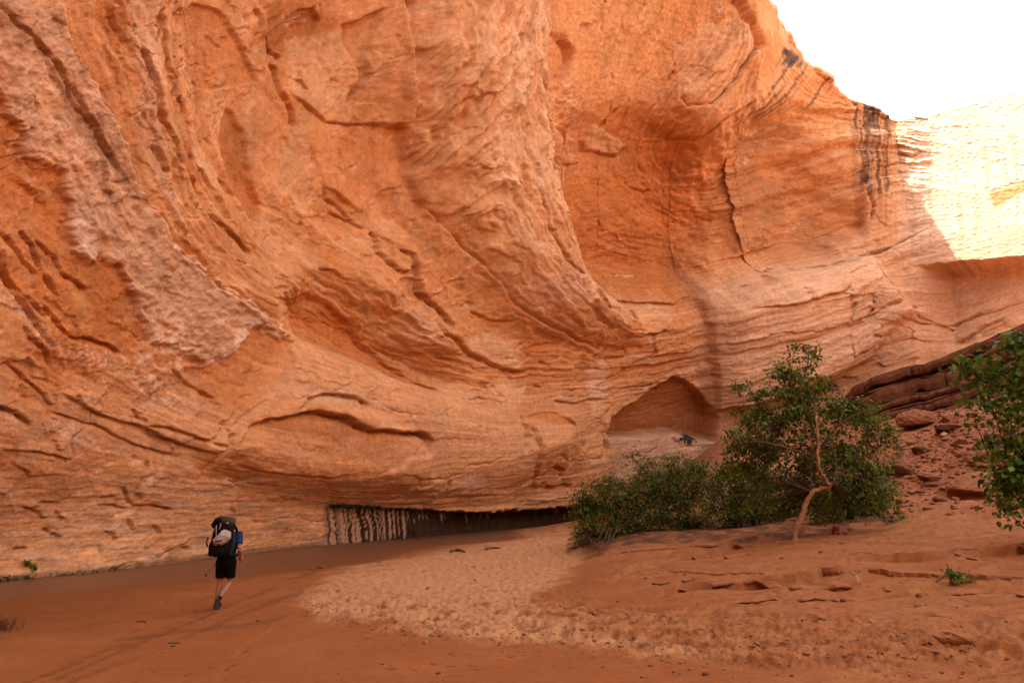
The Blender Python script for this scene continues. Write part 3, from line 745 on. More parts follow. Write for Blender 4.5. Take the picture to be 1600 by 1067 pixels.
# --- scoured, seeping undercut in the middle: real recess, black wet rock with pale mineral runs
foot_v = np.interp(U, [380, 500, 620, 700, 890, 960], [862, 852, 845, 838, 818, 812])
uc_top = np.interp(U, [505, 520, 560, 640, 700, 780, 860, 905], [800, 789, 790, 794, 799, 800, 796, 789]) + 3.5 * noise(U / 22, U * 0, 118) + 3.2 * noise(U / 9, U * 0, 105) + 1.6 * noise(U / 3.5, U * 0, 106)
uc_in = smooth(600, 760, U) * smooth(1010, 930, U)
inside = smooth(-1.5, 2.5, V - uc_top) * smooth(505, 522, U + 2 * noise(V / 8, U / 8, 107)) * smooth(1010, 930, U)
D -= inside * (4 * smooth(516, 560, U) + 26 * uc_in)
ub = U - .10 * (V - 790) - 2.5 * noise(U / 60, V / 26, 113)
runs = .7 * noise(ub / 4.6, V / 400, 108) + .7 * noise(ub / 2.1, V / 300, 109) + .3 * noise(ub / 12, V / 500, 114)
run_len = np.clip(smooth(690, 590, U) * 1.0 + .18 + .6 * noise(ub / 7, U * 0, 110), 0, 1.4)
tdown = (V - uc_top) / np.maximum(foot_v - uc_top, 8)
pale_run = smooth(.02, .16, runs + .16 * smooth(640, 520, U) - .16 * smooth(600, 720, U)) * smooth(run_len + .1, run_len - .1, tdown)
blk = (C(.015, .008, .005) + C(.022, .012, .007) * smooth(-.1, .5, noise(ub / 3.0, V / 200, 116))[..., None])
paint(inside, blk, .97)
paint(inside * pale_run, C(.42, .25, .155), .9)
D += inside * pale_run * .8
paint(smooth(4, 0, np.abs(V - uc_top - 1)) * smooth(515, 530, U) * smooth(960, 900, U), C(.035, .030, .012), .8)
# wet dark hem along the water
hem = smooth(9, 2, foot_v * 0 + np.abs(Z / MPP - 1.5) + 3 * fbm(U / 7, V / 7, 111, 3))
paint(hem * (1 - inside), C(.10, .055, .03), .7)

# fine pitting everywhere, less on polished slabs
FARW = smooth(1390, 1470, U) * smooth(520, 400, V)
D += .6 * fbm(PH * 26, AL / 34, 115, 2) * GF
D *= 1 - .93 * FARW
D -= 48 * smooth(409, 414, V + .09 * (U - 1490) + 3 * fbm(U / 16, V / 16, 161, 3)) * smooth(1430, 1470, U)
D += .85 * fbm(U / 4.2, V / 4.2, 112, 2) * (1 - .6 * smo)
P = Pb + Nn * (D * MPP)[..., None]
P[..., 2] = np.where(P[..., 2] < -.6, -1.2, P[..., 2])
# --- rounded slickrock above the rim, running back out of sight
rows = []; kr = []
last = P[-1]; outd = np.stack([np.sin(az), np.cos(az)], -1)
for i, (bk, up) in enumerate([(.4, .5), (1.2, 1.1), (2.6, 1.8), (4.5, 2.4), (7, 3.0), (10, 3.5), (15, 4.2), (22, 5.2), (32, 6.5), (48, 7.5), (70, 7), (110, 5), (170, 0), (260, -15)]):
    q = last.copy()
    q[:, :2] += outd * bk
    q[:, 2] = rim(az) + up + (.55 * noise(az * 40, az * 0 + bk * .4, 121) + .9 * noise(az * 12, az * 0 + bk * .15, 122)) * min(1, .35 + bk / 4)
    rows.append(q); kr.append(K[-1] * .6 + np.array([.56, .34, .20]) * .4)
P = np.concatenate([P, np.array(rows)]); K = np.concatenate([K, np.array(kr)])
mat_rock = mat_tinted('sandstone', (0.35, 2.6, 16.0), (.12, .20, .22), (.10, .04, .014), .95, False, True)
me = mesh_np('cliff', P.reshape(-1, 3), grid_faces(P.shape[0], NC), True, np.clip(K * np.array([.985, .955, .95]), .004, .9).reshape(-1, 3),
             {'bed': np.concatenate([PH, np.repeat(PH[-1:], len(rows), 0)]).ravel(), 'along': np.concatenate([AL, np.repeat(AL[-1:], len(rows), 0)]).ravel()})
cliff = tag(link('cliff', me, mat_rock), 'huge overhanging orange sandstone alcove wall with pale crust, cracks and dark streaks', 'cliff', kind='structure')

# ================================================================== THE GROUND
gp = []
def G(px, py, z): gp.append(on_level(px, py, z))
def GD(px, py, Y): gp.append(at_depth(px, py, Y))
for x, y in ((-150, 925), (0, 905), (150, 890), (300, 878), (450, 860), (600, 848), (750, 832), (870, 820), (910, 815), (945, 814)): G(x, y, -.28)
for x, y, z in ((-200, 960, .0), (0, 938, .0), (0, 1000, .12), (0, 1067, .25), (-300, 1067, .2), (200, 960, .1), (200, 1067, .3), (345, 952, .16), (400, 900, .05), (250, 908, .0), (450, 1067, .36), (550, 882, .04), (650, 857, .01), (800, 835, .02),
                (480, 935, .33), (600, 900, .36), (700, 870, .38), (800, 845, .40), (870, 834, .36), (600, 960, .38), (800, 930, .44), (880, 880, .5), (560, 880, .12),
                (700, 1067, .45), (900, 1067, .55), (800, 1000, .42), (1000, 1000, .58), (1200, 1067, .7), (1600, 1067, .85), (1200, 980, .78), (1400, 980, .92), (1600, 980, 1.0), (1900, 1000, 1.1),
                (1000, 908, .78), (1200, 912, .95), (1400, 915, 1.05), (1600, 922, 1.1), (1000, 885, .92), (1200, 888, 1.12), (1400, 888, 1.25), (1600, 882, 1.35), (1900, 890, 1.5),
                (1300, 862, 1.3), (1500, 850, 1.5), (950, 882, .72), (1100, 866, 1.02), (950, 858, .95), (1100, 848, 1.25), (1240, 842, 1.42), (1350, 826, 1.58), (1450, 806, 1.8), (1600, 812, 1.72),
                (950, 832, 1.25), (1050, 827, 1.35), (1150, 822, 1.48), (900, 848, .75)):
    G(x, y, z)
for x, y, Y in ((1450, 778, 20), (1450, 720, 26), (1450, 660, 32), (1600, 780, 17), (1600, 700, 22), (1600, 620, 29), (1380, 650, 37), (1300, 705, 32), (1250, 765, 25), (1120, 690, 68), (1040, 772, 66), (1250, 640, 60), (1350, 600, 56), (1800, 700, 20), (1800, 560, 34), (2100, 600, 26)):
    GD(x, y, Y)
gp += [np.array(p, float) for p in ((0, 0, .6), (-6, 0, .4), (6, 0, .9), (0, -10, .7), (-10, -10, .3), (12, -10, 1.2), (30, -10, 3), (50, 0, 8), (-14, 5, -.2), (-14, -20, -.2), (0, -60, .8), (50, -60, 3), (45, 20, 11), (48, 45, 15), (40, 62, 14))]
gp = np.array(gp)
gtps = TPS(gp[:, :2], gp[:, 2], 2e-5)
def base_z(x, y):
    z = gtps(np.clip(x, -25, 70), np.clip(y, -80, 90))
    return np.clip(z, -.5, 18)
naz = 760
ga = np.concatenate([np.linspace(-math.pi, -.80, 40)[:-1], np.linspace(-.80, .80, naz), np.linspace(.80, math.pi, 40)[1:]])
dep = np.linspace(math.atan(2.1 / 4.2), math.atan(2.1 / 75.0), 470)
gr = np.concatenate([[.05, .6, 1.5, 2.5, 3.4], 2.1 / np.tan(dep), [80, 90, 105, 130, 170, 240, 400, 700]])
GA, GRr = np.meshgrid(ga, gr)
X, Y = GRr * np.sin(GA), GRr * np.cos(GA)
Zg = base_z(X, Y)
far_f = smooth(110, 160, GRr); Zg = Zg * (1 - far_f) + 1.0 * far_f
def lp(pts, z): return [tuple(on_level(a, b, z)[:2]) for a, b in pts]
wX, wY = X + .10 * fbm(X * 1.3, Y * 1.3, 201, 3), Y + .30 * fbm(X * 1.1, Y * .8, 211, 4, .6)
def bank(pts, h, w=.07, reach=1.1, seed=0, lip=0.0):
    """a little cut bank: the ground on the left of the line (as drawn left to right: the far side) stands higher"""
    c = catmull(pts, 5)
    x0, y0 = c.min(0) - reach * 2; x1, y1 = c.max(0) + reach * 2
    I = np.where((X > x0) & (X < x1) & (Y > y0) & (Y < y1))
    d, sg, al = line_dist(wX[I], wY[I], c)
    d = d * sg
    tp = smooth(0, .08, al) * smooth(0, .08, 1 - al) * (.65 + .6 * noise(al * 9, al * 0 + seed, 220 + seed))
    if lip:
        Y[I] -= lip * tp * np.exp(-((d - .05) / .09) ** 2)
    Zg[I] += h * tp * (smooth(-w, w, d) - smooth(-reach, reach, d))
bank(lp([(930, 872), (1000, 862), (1100, 856), (1200, 852), (1290, 850), (1345, 856)], 1.2), .17, .04, .8, 1, .12)
bank(lp([(990, 899), (1060, 896), (1150, 900), (1250, 903), (1330, 897), (1400, 900), (1500, 903), (1600, 902), (1750, 905)], 1.05), .21, .04, .7, 2, .14)
bank(lp([(1040, 930), (1150, 925), (1300, 930), (1400, 928)], .95), .09, .04, .5, 3, .07)
for q_, (y_, z_, h_) in enumerate(((838, 1.45, .06), (868, 1.15, .07), (880, 1.1, .05), (918, .98, .08), (941, .9, .06), (958, .85, .06))):
    r_ = np.random.default_rng(70 + q_); x_ = np.arange(980 + 60 * (q_ % 3), 1700, 55)
    bank(lp([(a_, y_ + r_.normal() * 3.0 - .006 * (a_ - 1200)) for a_ in x_], z_), h_, .03, .4, 20 + q_, .07)
bank(lp([(1390, 1010), (1450, 1000), (1530, 1015), (1620, 1025)], .9), .14, .05, .5, 4, .08)
bank(lp([(470, 938), (520, 962), (600, 975), (690, 990), (780, 1000), (880, 998), (980, 1012), (1080, 1025)], .40), .13, .16, .9, 5)
bank(lp([(640, 905), (840, 925), (845, 945), (930, 955), (1050, 968), (1180, 975)], .5), .06, .08, .5, 6)
bank(lp([(470, 930), (500, 905), (560, 880), (640, 862), (740, 845), (880, 826)], .2)[::-1], .05, .12, .8, 7)
bank(lp([(60, 1060), (200, 1010), (330, 962), (440, 915), (520, 885)], .2), .045, .05, .4, 9)
bank(lp([(330, 1067), (380, 1010), (450, 965), (475, 940)], .3), .03, .05, .4, 10)
bank(lp([(150, 1005), (280, 975), (420, 930), (560, 890)], .2), .035, .07, .5, 8)
# surface regions
CU, CV = image_px(np.stack([X, Y, Zg], -1))  # image pixels of the ground, used to outline its regions
def gmask(pts, feather=8, ragged=0, sc=30, seed=1):
    c = catmull(list(pts) + [pts[0]], 3)[:-1]
    sd = poly_sd(CU, CV, c)
    if ragged: sd = sd + ragged * fbm(X * 1.4, Y * .9, seed, 4) * 1.8
    return smooth(feather, -feather, sd)
barm = gmask([(470, 940), (500, 912), (560, 885), (640, 866), (740, 850), (880, 828), (915, 850), (905, 880), (860, 915), (830, 940), (850, 960), (940, 985), (1080, 1015), (950, 1005), (800, 1000), (690, 985), (580, 968), (500, 962)], 16, 15, 30, 231)
rough = gmask([(470, 935), (560, 930), (700, 935), (830, 930), (1000, 950), (1250, 960), (1650, 985), (1700, 1040), (1300, 1045), (1100, 1030), (900, 1005), (700, 990), (540, 972)], 14, 12, 30, 232)
terr = smooth(.62, .85, Zg)
talus = smooth(1.75, 2.4, Zg)
d1, d2 = worley(X * 4.2 + .6 * noise(X * 2, Y * 2, 8), Y * 3.4, 240)
Zg += barm * (-.055 * smooth(.5, .1, d1) + .03 * fbm(X * 8, Y * 6, 241, 2))
d3, d4 = worley(X * 7 + .8 * noise(X, Y, 9), Y * 8, 242)
Zg += rough * (.06 * fbm(X * 1.7, Y * 1.7, 243, 4) + .075 * terrace(fbm(X * 3.4, Y * 5, 244, 4, .62), 4, .8) + .05 * fbm(X * 8, Y * 10, 254, 4, .7) - .03 * smooth(.4, .1, d3))
Zg += .02 * fbm(X * .9, Y * .9, 245, 3) + .010 * fbm(X * 5, Y * 5, 246, 3) * smooth(-.02, .1, Zg)
Zg += terr * (1 - talus) * (.05 * fbm(X * .8, Y * .8, 247, 4) + .03 * ridged(X * .9, Y * 4, 248, 4) + .03 * fbm(X * 5, Y * 10, 253, 4, .65))
d5, d6 = worley(X * 2.4, Y * 2.4, 249)
Zg += talus * (  .35 * fbm(X * .35, Y * .35, 250, 4) + .05 * smooth(.55, .05, d5) + .08 * fbm(X * 2.2, Y * 2.2, 251, 3))
# heel prints along the hiker's way
rngp = np.random.default_rng(5)
trail = catmull([on_level(60, 1060, .3)[:2], on_level(200, 1010, .2)[:2], on_level(330, 957, .16)[:2]], 12)
for i, p in enumerate(trail):
    o = .12 * (1 if i % 2 else -1)
    dd = np.hypot((X - p[0] - o) / .055, (Y - p[1]) / .13)
    Zg += .5 * (-.03 * np.exp(-dd ** 2) + .012 * np.exp(-((dd - 1.5) / .5) ** 2))
prm = np.zeros(X.shape)
for i, p in enumerate(trail):
    o = .13 * (1 if i % 2 else -1)
    prm = np.maximum(prm, np.exp(-((X - p[0] - o) / .07) ** 2 - ((Y - p[1]) / .16) ** 2))
Kg = np.empty(X.shape + (3,)); Kg[:] = C(.235, .085, .033)
def gpaint(m, c, a=1.0):
    global Kg
    m = np.clip(m * a, 0, 1)[..., None]; Kg = Kg * (1 - m) + np.asarray(c) * m
gn = fbm(X * .5, Y * .5, 260, 4); gn2 = fbm(X * 2.2, Y * 2.2, 261, 4)
gpaint(smooth(0, .5, gn), C(.275, .11, .046), .6)
gpaint(barm, C(.375, .195, .112), .9)
gpaint(rough * smooth(-.3, .3, gn2), C(.36, .18, .098), .65)
gpaint(rough * smooth(.05, .4, -gn2), C(.15, .052, .022), .7)
gpaint(terr * (1 - barm), C(.255, .105, .05), .7)
gpaint(terr * (1 - barm) * smooth(0, .4, gn2), C(.31, .145, .076), .5)
gpaint(talus, C(.25, .10, .058), .85)
gpaint(talus * smooth(-.1, .4, fbm(X * 3, Y * 3, 262, 3)), C(.15, .055, .03), .6)
wet = smooth(.17, .0, Zg + .06 * gn) * (X < 8)
gpaint(talus * gmask([(1060, 760), (1100, 700), (1140, 680), (1230, 650), (1240, 740), (1180, 780)], 20, 10, 30, 234), C(.36, .185, .11), .8)
gpaint(wet, C(.15, .052, .019), .75)
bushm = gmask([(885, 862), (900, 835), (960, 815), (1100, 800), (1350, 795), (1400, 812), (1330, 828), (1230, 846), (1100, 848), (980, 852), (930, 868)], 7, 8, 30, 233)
gpaint(bushm * smooth(-.4, .2, gn2), C(.055, .026, .014), .92)  # leaf litter plus the bushes' shade, darkened into the sand colour
scr = smooth(.18, .36, fbm(X * 1.6, Y * 7, 265, 4)) * terr * (1 - talus)
gpaint(scr, C(.13, .048, .022), .55)
gpaint(barm * smooth(.1, .45, fbm(X * 6, Y * 5, 266, 3)), C(.24, .11, .058), .55)
for tr_ in ([(60, 1058), (200, 1008), (330, 960), (440, 913), (520, 884)], [(110, 1064), (250, 1012), (400, 950), (470, 925)], [(180, 1000), (300, 985), (420, 970), (460, 950)]):
    d_, _s, _a = line_dist(CU, CV, catmull(tr_, 5)); gpaint(smooth(5, 1, d_ + 3 * gn2) * smooth(-.1, .3, gn + .2), C(.12, .042, .017), .5)
gpaint(prm, C(.10, .034, .013), .6)
litter = smooth(.28, .42, fbm(X * 6, Y * 6, 263, 3)) * smooth(.1, .3, fbm(X * .6, Y * .6, 264, 2) + .1) * (1 - wet)
gpaint(litter, C(.07, .027, .014), .7)
mat_sand = mat_tinted('red_sand', (1.1, 9.0, 60.0), (.08, .10, .12), (.03, .012, .004), .95, True)
Zg = np.asarray(Zg)
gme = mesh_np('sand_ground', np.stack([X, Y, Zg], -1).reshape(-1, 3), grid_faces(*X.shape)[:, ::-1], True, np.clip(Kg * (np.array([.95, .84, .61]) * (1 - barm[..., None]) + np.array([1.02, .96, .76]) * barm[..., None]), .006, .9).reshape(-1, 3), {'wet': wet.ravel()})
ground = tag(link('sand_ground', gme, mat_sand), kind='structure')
def ground_z(x, y):
    """height of the finished ground by bilinear lookup"""
    a = math.atan2(x, y); r = math.hypot(x, y)
    i = min(max(np.searchsorted(ga, a) - 1, 0), len(ga) - 2); j = min(max(np.searchsorted(gr, r) - 1, 0), len(gr) - 2)
    fa = (a - ga[i]) / (ga[i + 1] - ga[i]); fr = (r - gr[j]) / (gr[j + 1] - gr[j])
    return float(Zg[j, i] * (1 - fa) * (1 - fr) + Zg[j, i + 1] * fa * (1 - fr) + Zg[j + 1, i] * (1 - fa) * fr + Zg[j + 1, i + 1] * fa * fr)
def ground_z_n(x, y):
    a = np.arctan2(x, y); r = np.hypot(x, y)
    i = np.clip(np.searchsorted(ga, a) - 1, 0, len(ga) - 2); j = np.clip(np.searchsorted(gr, r) - 1, 0, len(gr) - 2)
    fa = (a - ga[i]) / (ga[i + 1] - ga[i]); fr = (r - gr[j]) / (gr[j + 1] - gr[j])
    return Zg[j, i] * (1 - fa) * (1 - fr) + Zg[j, i + 1] * fa * (1 - fr) + Zg[j + 1, i] * (1 - fa) * fr + Zg[j + 1, i + 1] * fa * fr
def ground_hits(px, py):
    d = np.stack([px - 800.0, F_PX * CP - (533.5 - py) * SP, F_PX * SP + (533.5 - py) * CP], -1)
    d /= np.hypot(d[:, 0], d[:, 1])[:, None]
    r = np.full(len(d), 4.0); go = np.ones(len(d), bool)
    while go.any() and r.max() < 80:
        go &= EYE + d[:, 2] * r > ground_z_n(d[:, 0] * r, d[:, 1] * r)
        r = np.where(go, r * 1.006, r)
    return np.stack([d[:, 0] * r, d[:, 1] * r, ground_z_n(d[:, 0] * r, d[:, 1] * r)], -1)
def ground_hit(px, py):
    """where the line of sight to an image pixel meets the ground"""
    d = ray(px, py); d = d / np.linalg.norm(d[:2])
    r = 3.0
    while r < 80:
        if EYE + d[2] * r <= ground_z(d[0] * r, d[1] * r): break
        r += .05
    return np.array([d[0] * r, d[1] * r, ground_z(d[0] * r, d[1] * r)])

# ------------------------------------------------------------------ the stream
mw, n_, l_, b_ = mat_base('muddy_water', .42, .35)
b_.inputs['Base Color'].default_value = (.13, .048, .019, 1)
tc_ = n_.new('ShaderNodeTexCoord'); nz_ = n_.new('ShaderNodeTexNoise'); nz_.inputs['Scale'].default_value = 3.0; nz_.inputs['Detail'].default_value = 3
bp__ = n_.new('ShaderNodeBump'); bp__.inputs['Strength'].default_value = .25; bp__.inputs['Distance'].default_value = .05
l_.new(tc_.outputs['Object'], nz_.inputs['Vector']); l_.new(nz_.outputs['Fac'], bp__.inputs['Height']); l_.new(bp__.outputs['Normal'], b_.inputs['Normal'])
wv = [(-26, -60, 0), (6, -60, 0), (6, 20, 0), (30, 60, 0), (30, 80, 0), (-26, 80, 0)]
wme = bpy.data.meshes.new('stream'); wme.from_pydata(wv, [], [tuple(range(6))])
tag(link('stream', wme, mw), kind='structure')
def wall_point(px, py):
    """the finished wall at an image pixel, and its outward normal"""
    q = (U - px) ** 2 + (V - py) ** 2
    i, j = np.unravel_index(np.argmin(q), q.shape)
    return P[i, j], Nn[i, j]

# ================================================================== LEDGES AND STONES ON THE SLOPE
mat_dark = mat_plain('dark_sandstone', (.118, .044, .020), .95, .35, 3.0, .5)
mat_stone = mat_plain('red_stone', (.215, .083, .038), .95, .3, 4.0, .6)
mat_stone_pale = mat_plain('pale_stone', (.44, .25, .15), .95, .2, 4.0, .4)
rng = np.random.default_rng(11)
top_px = catmull([(1322, 618), (1338, 604), (1365, 590), (1420, 572), (1452, 566), (1500, 546), (1550, 527), (1600, 506), (1680, 478), (1760, 455)], 8)
oc = empty('rock_outcrop', tuple(at_depth(1470, 640, 34)))
tag(oc, 'dark layered sandstone ledges jutting out above the scree slope on the right', 'rock ledge')
nst = len(top_px)
topw = np.array([at_depth(a, b, 39 - 9 * (i / nst)) for i, (a, b) in enumerate(top_px)])
dirv = topw[-1] - topw[0]; dirv[2] = 0; dirv /= np.linalg.norm(dirv)
inw = np.array([-dirv[1], dirv[0], 0]);
if inw[1] < 0: inw = -inw                                  # away from the camera
zc = 0.0
base_inv = Vector(oc.location)
for k, (th, out) in enumerate([(.62, .12), (.22, .0), (.70, .28), (.16, .18), (.40, .62), (.20, .5), (.46, 1.1), (.18, 1.0), (.5, 1.7)]):
    m = MB(); rings = []
    i0 = int(rng.integers(0, 5)) if k else 0
    blk_left = 0
    for i in range(i0, nst):
        s_ = i * .55
        taper = min(1, (i - i0) / 6 + .04)
        if blk_left <= 0:
            blk_left = int(rng.integers(9, 40)); off = rng.normal() * .13; dt = rng.uniform(.86, 1.12); fresh = True
        blk_left -= 1
        zt = -zc * taper + .10 * noise(np.array(s_ * .35), np.array(k * 1.3), 303)
        t = th * (.85 + .35 * float(noise(np.array(s_ * .3), np.array(k * 2.2), 304))) * dt * taper + .03
        o = out * taper + off + .10 * float(noise(np.array(s_ * 1.1), np.array(k * 3.7), 301))
        c = topw[i]
        def f(dd, dz, sh=0.0): return Vector(c + dirv * sh - inw * (o + dd) + np.array([0, 0, zt + dz])) - base_inv
        ch = .025 + .02 * rng.random()
        ring = lambda sh, e: [f(-7, .25 if k == 0 else -.02, sh), f(-1.2 - e, .05 if k == 0 else -.01, sh), f(-ch - e, -.01, sh), f(-e, -ch, sh), f(.03 - e, -t * .5, sh), f(-.04 - e, -t + .04, sh), f(-.16 - e, -t, sh), f(-7, -t - .1, sh)]
        if fresh and rings:
            rings.append(ring(-.06, .12)); fresh = False
        rings.append(ring(0, 0))
    m.loft(rings); m.build('rock_layer', mat_dark, oc, smooth_=False)
    zc += th * .98

def boulder_mesh(name, seed, sub=3, flat=.7, cuts=9):
    import bmesh
    r = np.random.default_rng(seed)
    bm = bmesh.new(); bmesh.ops.create_icosphere(bm, subdivisions=sub, radius=1.0)
    pl = []
    for _ in range(cuts):
        n = r.normal(size=3); n /= np.linalg.norm(n); pl.append((n, r.uniform(.45, .8)))
    for v in bm.verts:
        p = np.array(v.co)
        for n, d in pl:
            e = p @ n - d
            if e > 0: p = p - n * e * .94
        p = p * (1 + .05 * r.normal() * (.5 if sub > 2 else 1))
        p[2] *= flat
        v.co = p
    me = bpy.data.meshes.new(name); bm.to_mesh(me); bm.free()
    return me
def put_boulder(px, py, w, h, seed, label, mat=mat_stone, depthk=1.0, tilt=(0, 0), grp='boulders lying on the scree slope', cat='boulder', name='boulder'):
    p = ground_hit(px, py + h * .35)
    mpp = np.linalg.norm(p - np.array([0, 0, EYE])) / 1090
    me = boulder_mesh(name, seed, 4 if w > 25 else 3, 1.0)
    o = link(name, me, mat)
    o.scale = (w * mpp * .52, w * mpp * .46 * depthk, h * mpp * .62)
    o.location = (p[0], p[1] + .1, p[2] + h * mpp * .28)
    o.rotation_euler = (tilt[0], tilt[1], seed * .3 % .6)
    return tag(o, label, cat, grp)
put_boulder(1440, 655, 62, 30, 3, 'rounded red boulder high on the scree just below the dark ledges', tilt=(0, -.1))
put_boulder(1487, 652, 26, 16, 4, 'small angular boulder touching the right side of the highest rounded boulder')
put_boulder(1480, 671, 44, 13, 5, 'flat dark slab lying below the highest rounded boulder on the scree', mat_dark)
put_boulder(1478, 678, 11, 8, 6, 'little pale stone just under the flat dark slab on the scree', mat_stone_pale, grp=None, cat='stone', name='stone')
put_boulder(1532, 762, 74, 30, 7, 'long wedge shaped boulder at the foot of the scree beside the right bush', tilt=(0, -.25))
put_boulder(1398, 735, 52, 26, 8, 'blocky dark boulder half hidden by the right edge of the cottonwood', mat_dark)
put_boulder(1330, 700, 40, 20, 9, 'dark boulder showing through the cottonwood leaves on the slope', mat_dark)
put_boulder(1440, 703, 26, 12, 12, 'small dark boulder in the middle of the scree slope', mat_dark)
put_boulder(1505, 690, 30, 14, 13, 'lumpy red boulder right of the middle of the scree', mat_stone)
put_boulder(1455, 745, 30, 13, 14, 'low red boulder left of the long wedge shaped boulder', mat_stone)
put_boulder(1413, 768, 24, 12, 15, 'low boulder at the scree foot nearest the cottonwood', mat_stone)
put_boulder(1314, 828, 26, 15, 16, 'squat red rock on the sand right of the cottonwood trunk', mat_stone, grp=None, cat='rock', name='rock')
put_boulder(1322, 940, 10, 5, 17, 'small dark square stone on the sand below the cut bank', mat_dark, grp=None, cat='stone', name='stone')
put_boulder(1443, 931, 9, 6, 18, 'small dark round stone on the sand below the green seedling', mat_dark, grp=None, cat='stone', name='stone')
put_boulder(1285, 863, 7, 4, 19, 'tiny dark stone on the terrace below the cottonwood trunk', mat_dark, grp=None, cat='stone', name='stone')
put_boulder(666, 922, 8, 5, 21, 'single dark pointed stone on the pale sand bar', mat_dark, grp=None, cat='stone', name='stone')

# loose scree and pebbles: nobody could count them
def scatter_stones(name, spots, mat, seed, label=None):
    r = np.random.default_rng(seed)
    bases = []
    for k in range(6):
        me = boulder_mesh('t', 400 + seed * 10 + k, 1, .75, 6)
        V0 = np.array([v.co for v in me.vertices]); F0 = np.array([p.vertices for p in me.polygons]); bases.append((V0, F0)); bpy.data.meshes.remove(me)
    Vs, Fs, o = [], [], 0
    for x, y, sz in spots:
        V0, F0 = bases[r.integers(6)]
        a = r.uniform(0, 6.28); ca, sa = math.cos(a), math.sin(a)
        v = V0 * np.array([sz * r.uniform(.8, 1.5), sz * r.uniform(.7, 1.1), sz * r.uniform(.5, .9)])
        v = np.c_[v[:, 0] * ca - v[:, 1] * sa, v[:, 0] * sa + v[:, 1] * ca, v[:, 2]] + np.array([x, y, ground_z(x, y) + sz * .15])
        Vs.append(v); Fs.append(F0 + o); o += len(v)
    me = mesh_np(name, np.concatenate(Vs), np.concatenate(Fs), False)
    return tag(link(name, me, mat), label, None, kind='stuff')
def spots_on(n, x0, x1, y0, y1, fn, size):
    q = ground_hits(rng.uniform(x0, x1, n), rng.uniform(y0, y1, n))
    ok = fn(q)
    return [(a, b, s) for a, b, s in zip(q[ok, 0], q[ok, 1], size(int(ok.sum())))]
sp = spots_on(13000, 1080, 1700, 600, 805, lambda q: (q[:, 2] > 1.75) & (q[:, 1] < 50) & ((q[:, 2] > 2.4) | (rng.random(len(q)) < .3)), lambda n: np.abs(rng.normal(size=n)) ** 1.9 * .030 + .013)
scatter_stones('scree', sp, mat_stone, 1)
sp = spots_on(1100, -20, 1620, 850, 1064, lambda q: (q[:, 2] > .06) & ((q[:, 0] > -2) | (rng.random(len(q)) < .25)), lambda n: np.abs(rng.normal(size=n)) ** 2.0 * .0050 + .0025)
scatter_stones('pebbles', sp, mat_dark, 2)
# crumbled clods of sand along the edge of the bar
mat_clod = mat_plain('sand_clod', (.22, .10, .045), .97, .2, 8, .4)
sp = []
edge = catmull([(470, 940), (520, 958), (600, 970), (690, 985), (780, 995), (880, 995), (980, 1008), (1080, 1022), (1300, 1020), (1500, 1018)], 6)
c = edge[rng.integers(len(edge), size=1500)]
h = ground_hits(c[:, 0] + rng.normal(size=1500) * 45, c[:, 1] + rng.normal(size=1500) * 16)
sp = [(a, b, abs(rng.normal()) ** 1.6 * .007 + .004) for a, b, _ in h]
scatter_stones('sand_clods', sp, mat_clod, 3)

# thin crusts of packed sediment that break off along the cut banks
mat_crust = mat_plain('packed_sediment', (.225, .084, .030), .97, .22, 5, .7)
def crust_ledge(pts, th, over, seed):
    r = np.random.default_rng(seed)
    c = catmull([ground_hit(a, b)[:2] for a, b in pts], 14)
    n = len(c); m = MB(); rings = []
    gap = noise(np.arange(n) * .23, np.full(n, seed * 1.7), 311)
    jag = .10 * noise(np.arange(n) * .31, np.full(n, seed * 2.3), 312) + .05 * noise(np.arange(n) * .9, np.full(n, seed * 3.1), 313)
    c0 = np.array([c[0][0], c[0][1], ground_z(*c[0])])
    for i, (x, y) in enumerate(c):
        e = min(1, i / 8, (n - 1 - i) / 8) * float(smooth(-.65, -.35, gap[i]))
        t = th * (.25 + .75 * e) * r.uniform(.85, 1.15)
        top = max(ground_z(x, y + .22), ground_z(x, y + .1)) + .006
        yf = y - over * e + jag[i] + r.normal() * .012
        pz = lambda yy, z: Vector((x - c0[0], yy - c0[1], z - c0[2]))
        sink = (1 - e) * th * 1.2
        rings.append([pz(yf + .75, ground_z(x, yf + .75) - .05 - sink), pz(yf + .40, ground_z(x, yf + .40) + .004 - sink), pz(yf + .12, top + .004 - sink), pz(yf + .015, top - .012 - sink), pz(yf, top - t * .5 - sink), pz(yf + .05, top - t - sink), pz(yf + .75, top - t - .25 - sink)])
    m.loft(rings); o = m.build('sand_crust', mat_crust, None, False); o.location = Vector(c0)
    return tag(o, kind='structure')
for i_, (p_, t_, v_) in enumerate([
        ([(930, 868), (1000, 860), (1100, 853), (1200, 849), (1290, 847), (1345, 852)], .10, .14), ([(985, 897), (1060, 893), (1150, 896), (1240, 898)], .13, .16),
        ([(1210, 893), (1330, 892), (1400, 896), (1500, 900), (1600, 900), (1740, 903)], .16, .18), ([(1050, 868), (1150, 872), (1260, 870), (1400, 874)], .05, .10),
        ([(1300, 858), (1400, 862), (1520, 858), (1680, 866)], .06, .10), ([(1030, 922), (1150, 918), (1300, 922), (1420, 920)], .07, .10), ([(1120, 942), (1260, 938), (1420, 946), (1600, 944)], .05, .09),
        ([(1380, 1006), (1450, 997), (1530, 1010), (1640, 1020)], .09, .10), ([(1180, 962), (1320, 966), (1480, 962), (1650, 970)], .05, .08), ([(840, 940), (900, 950), (1000, 960), (1090, 966)], .06, .08), ([(1450, 930), (1540, 926), (1660, 932)], .05, .08)]):
    crust_ledge(p_, t_, v_, 80 + i_)

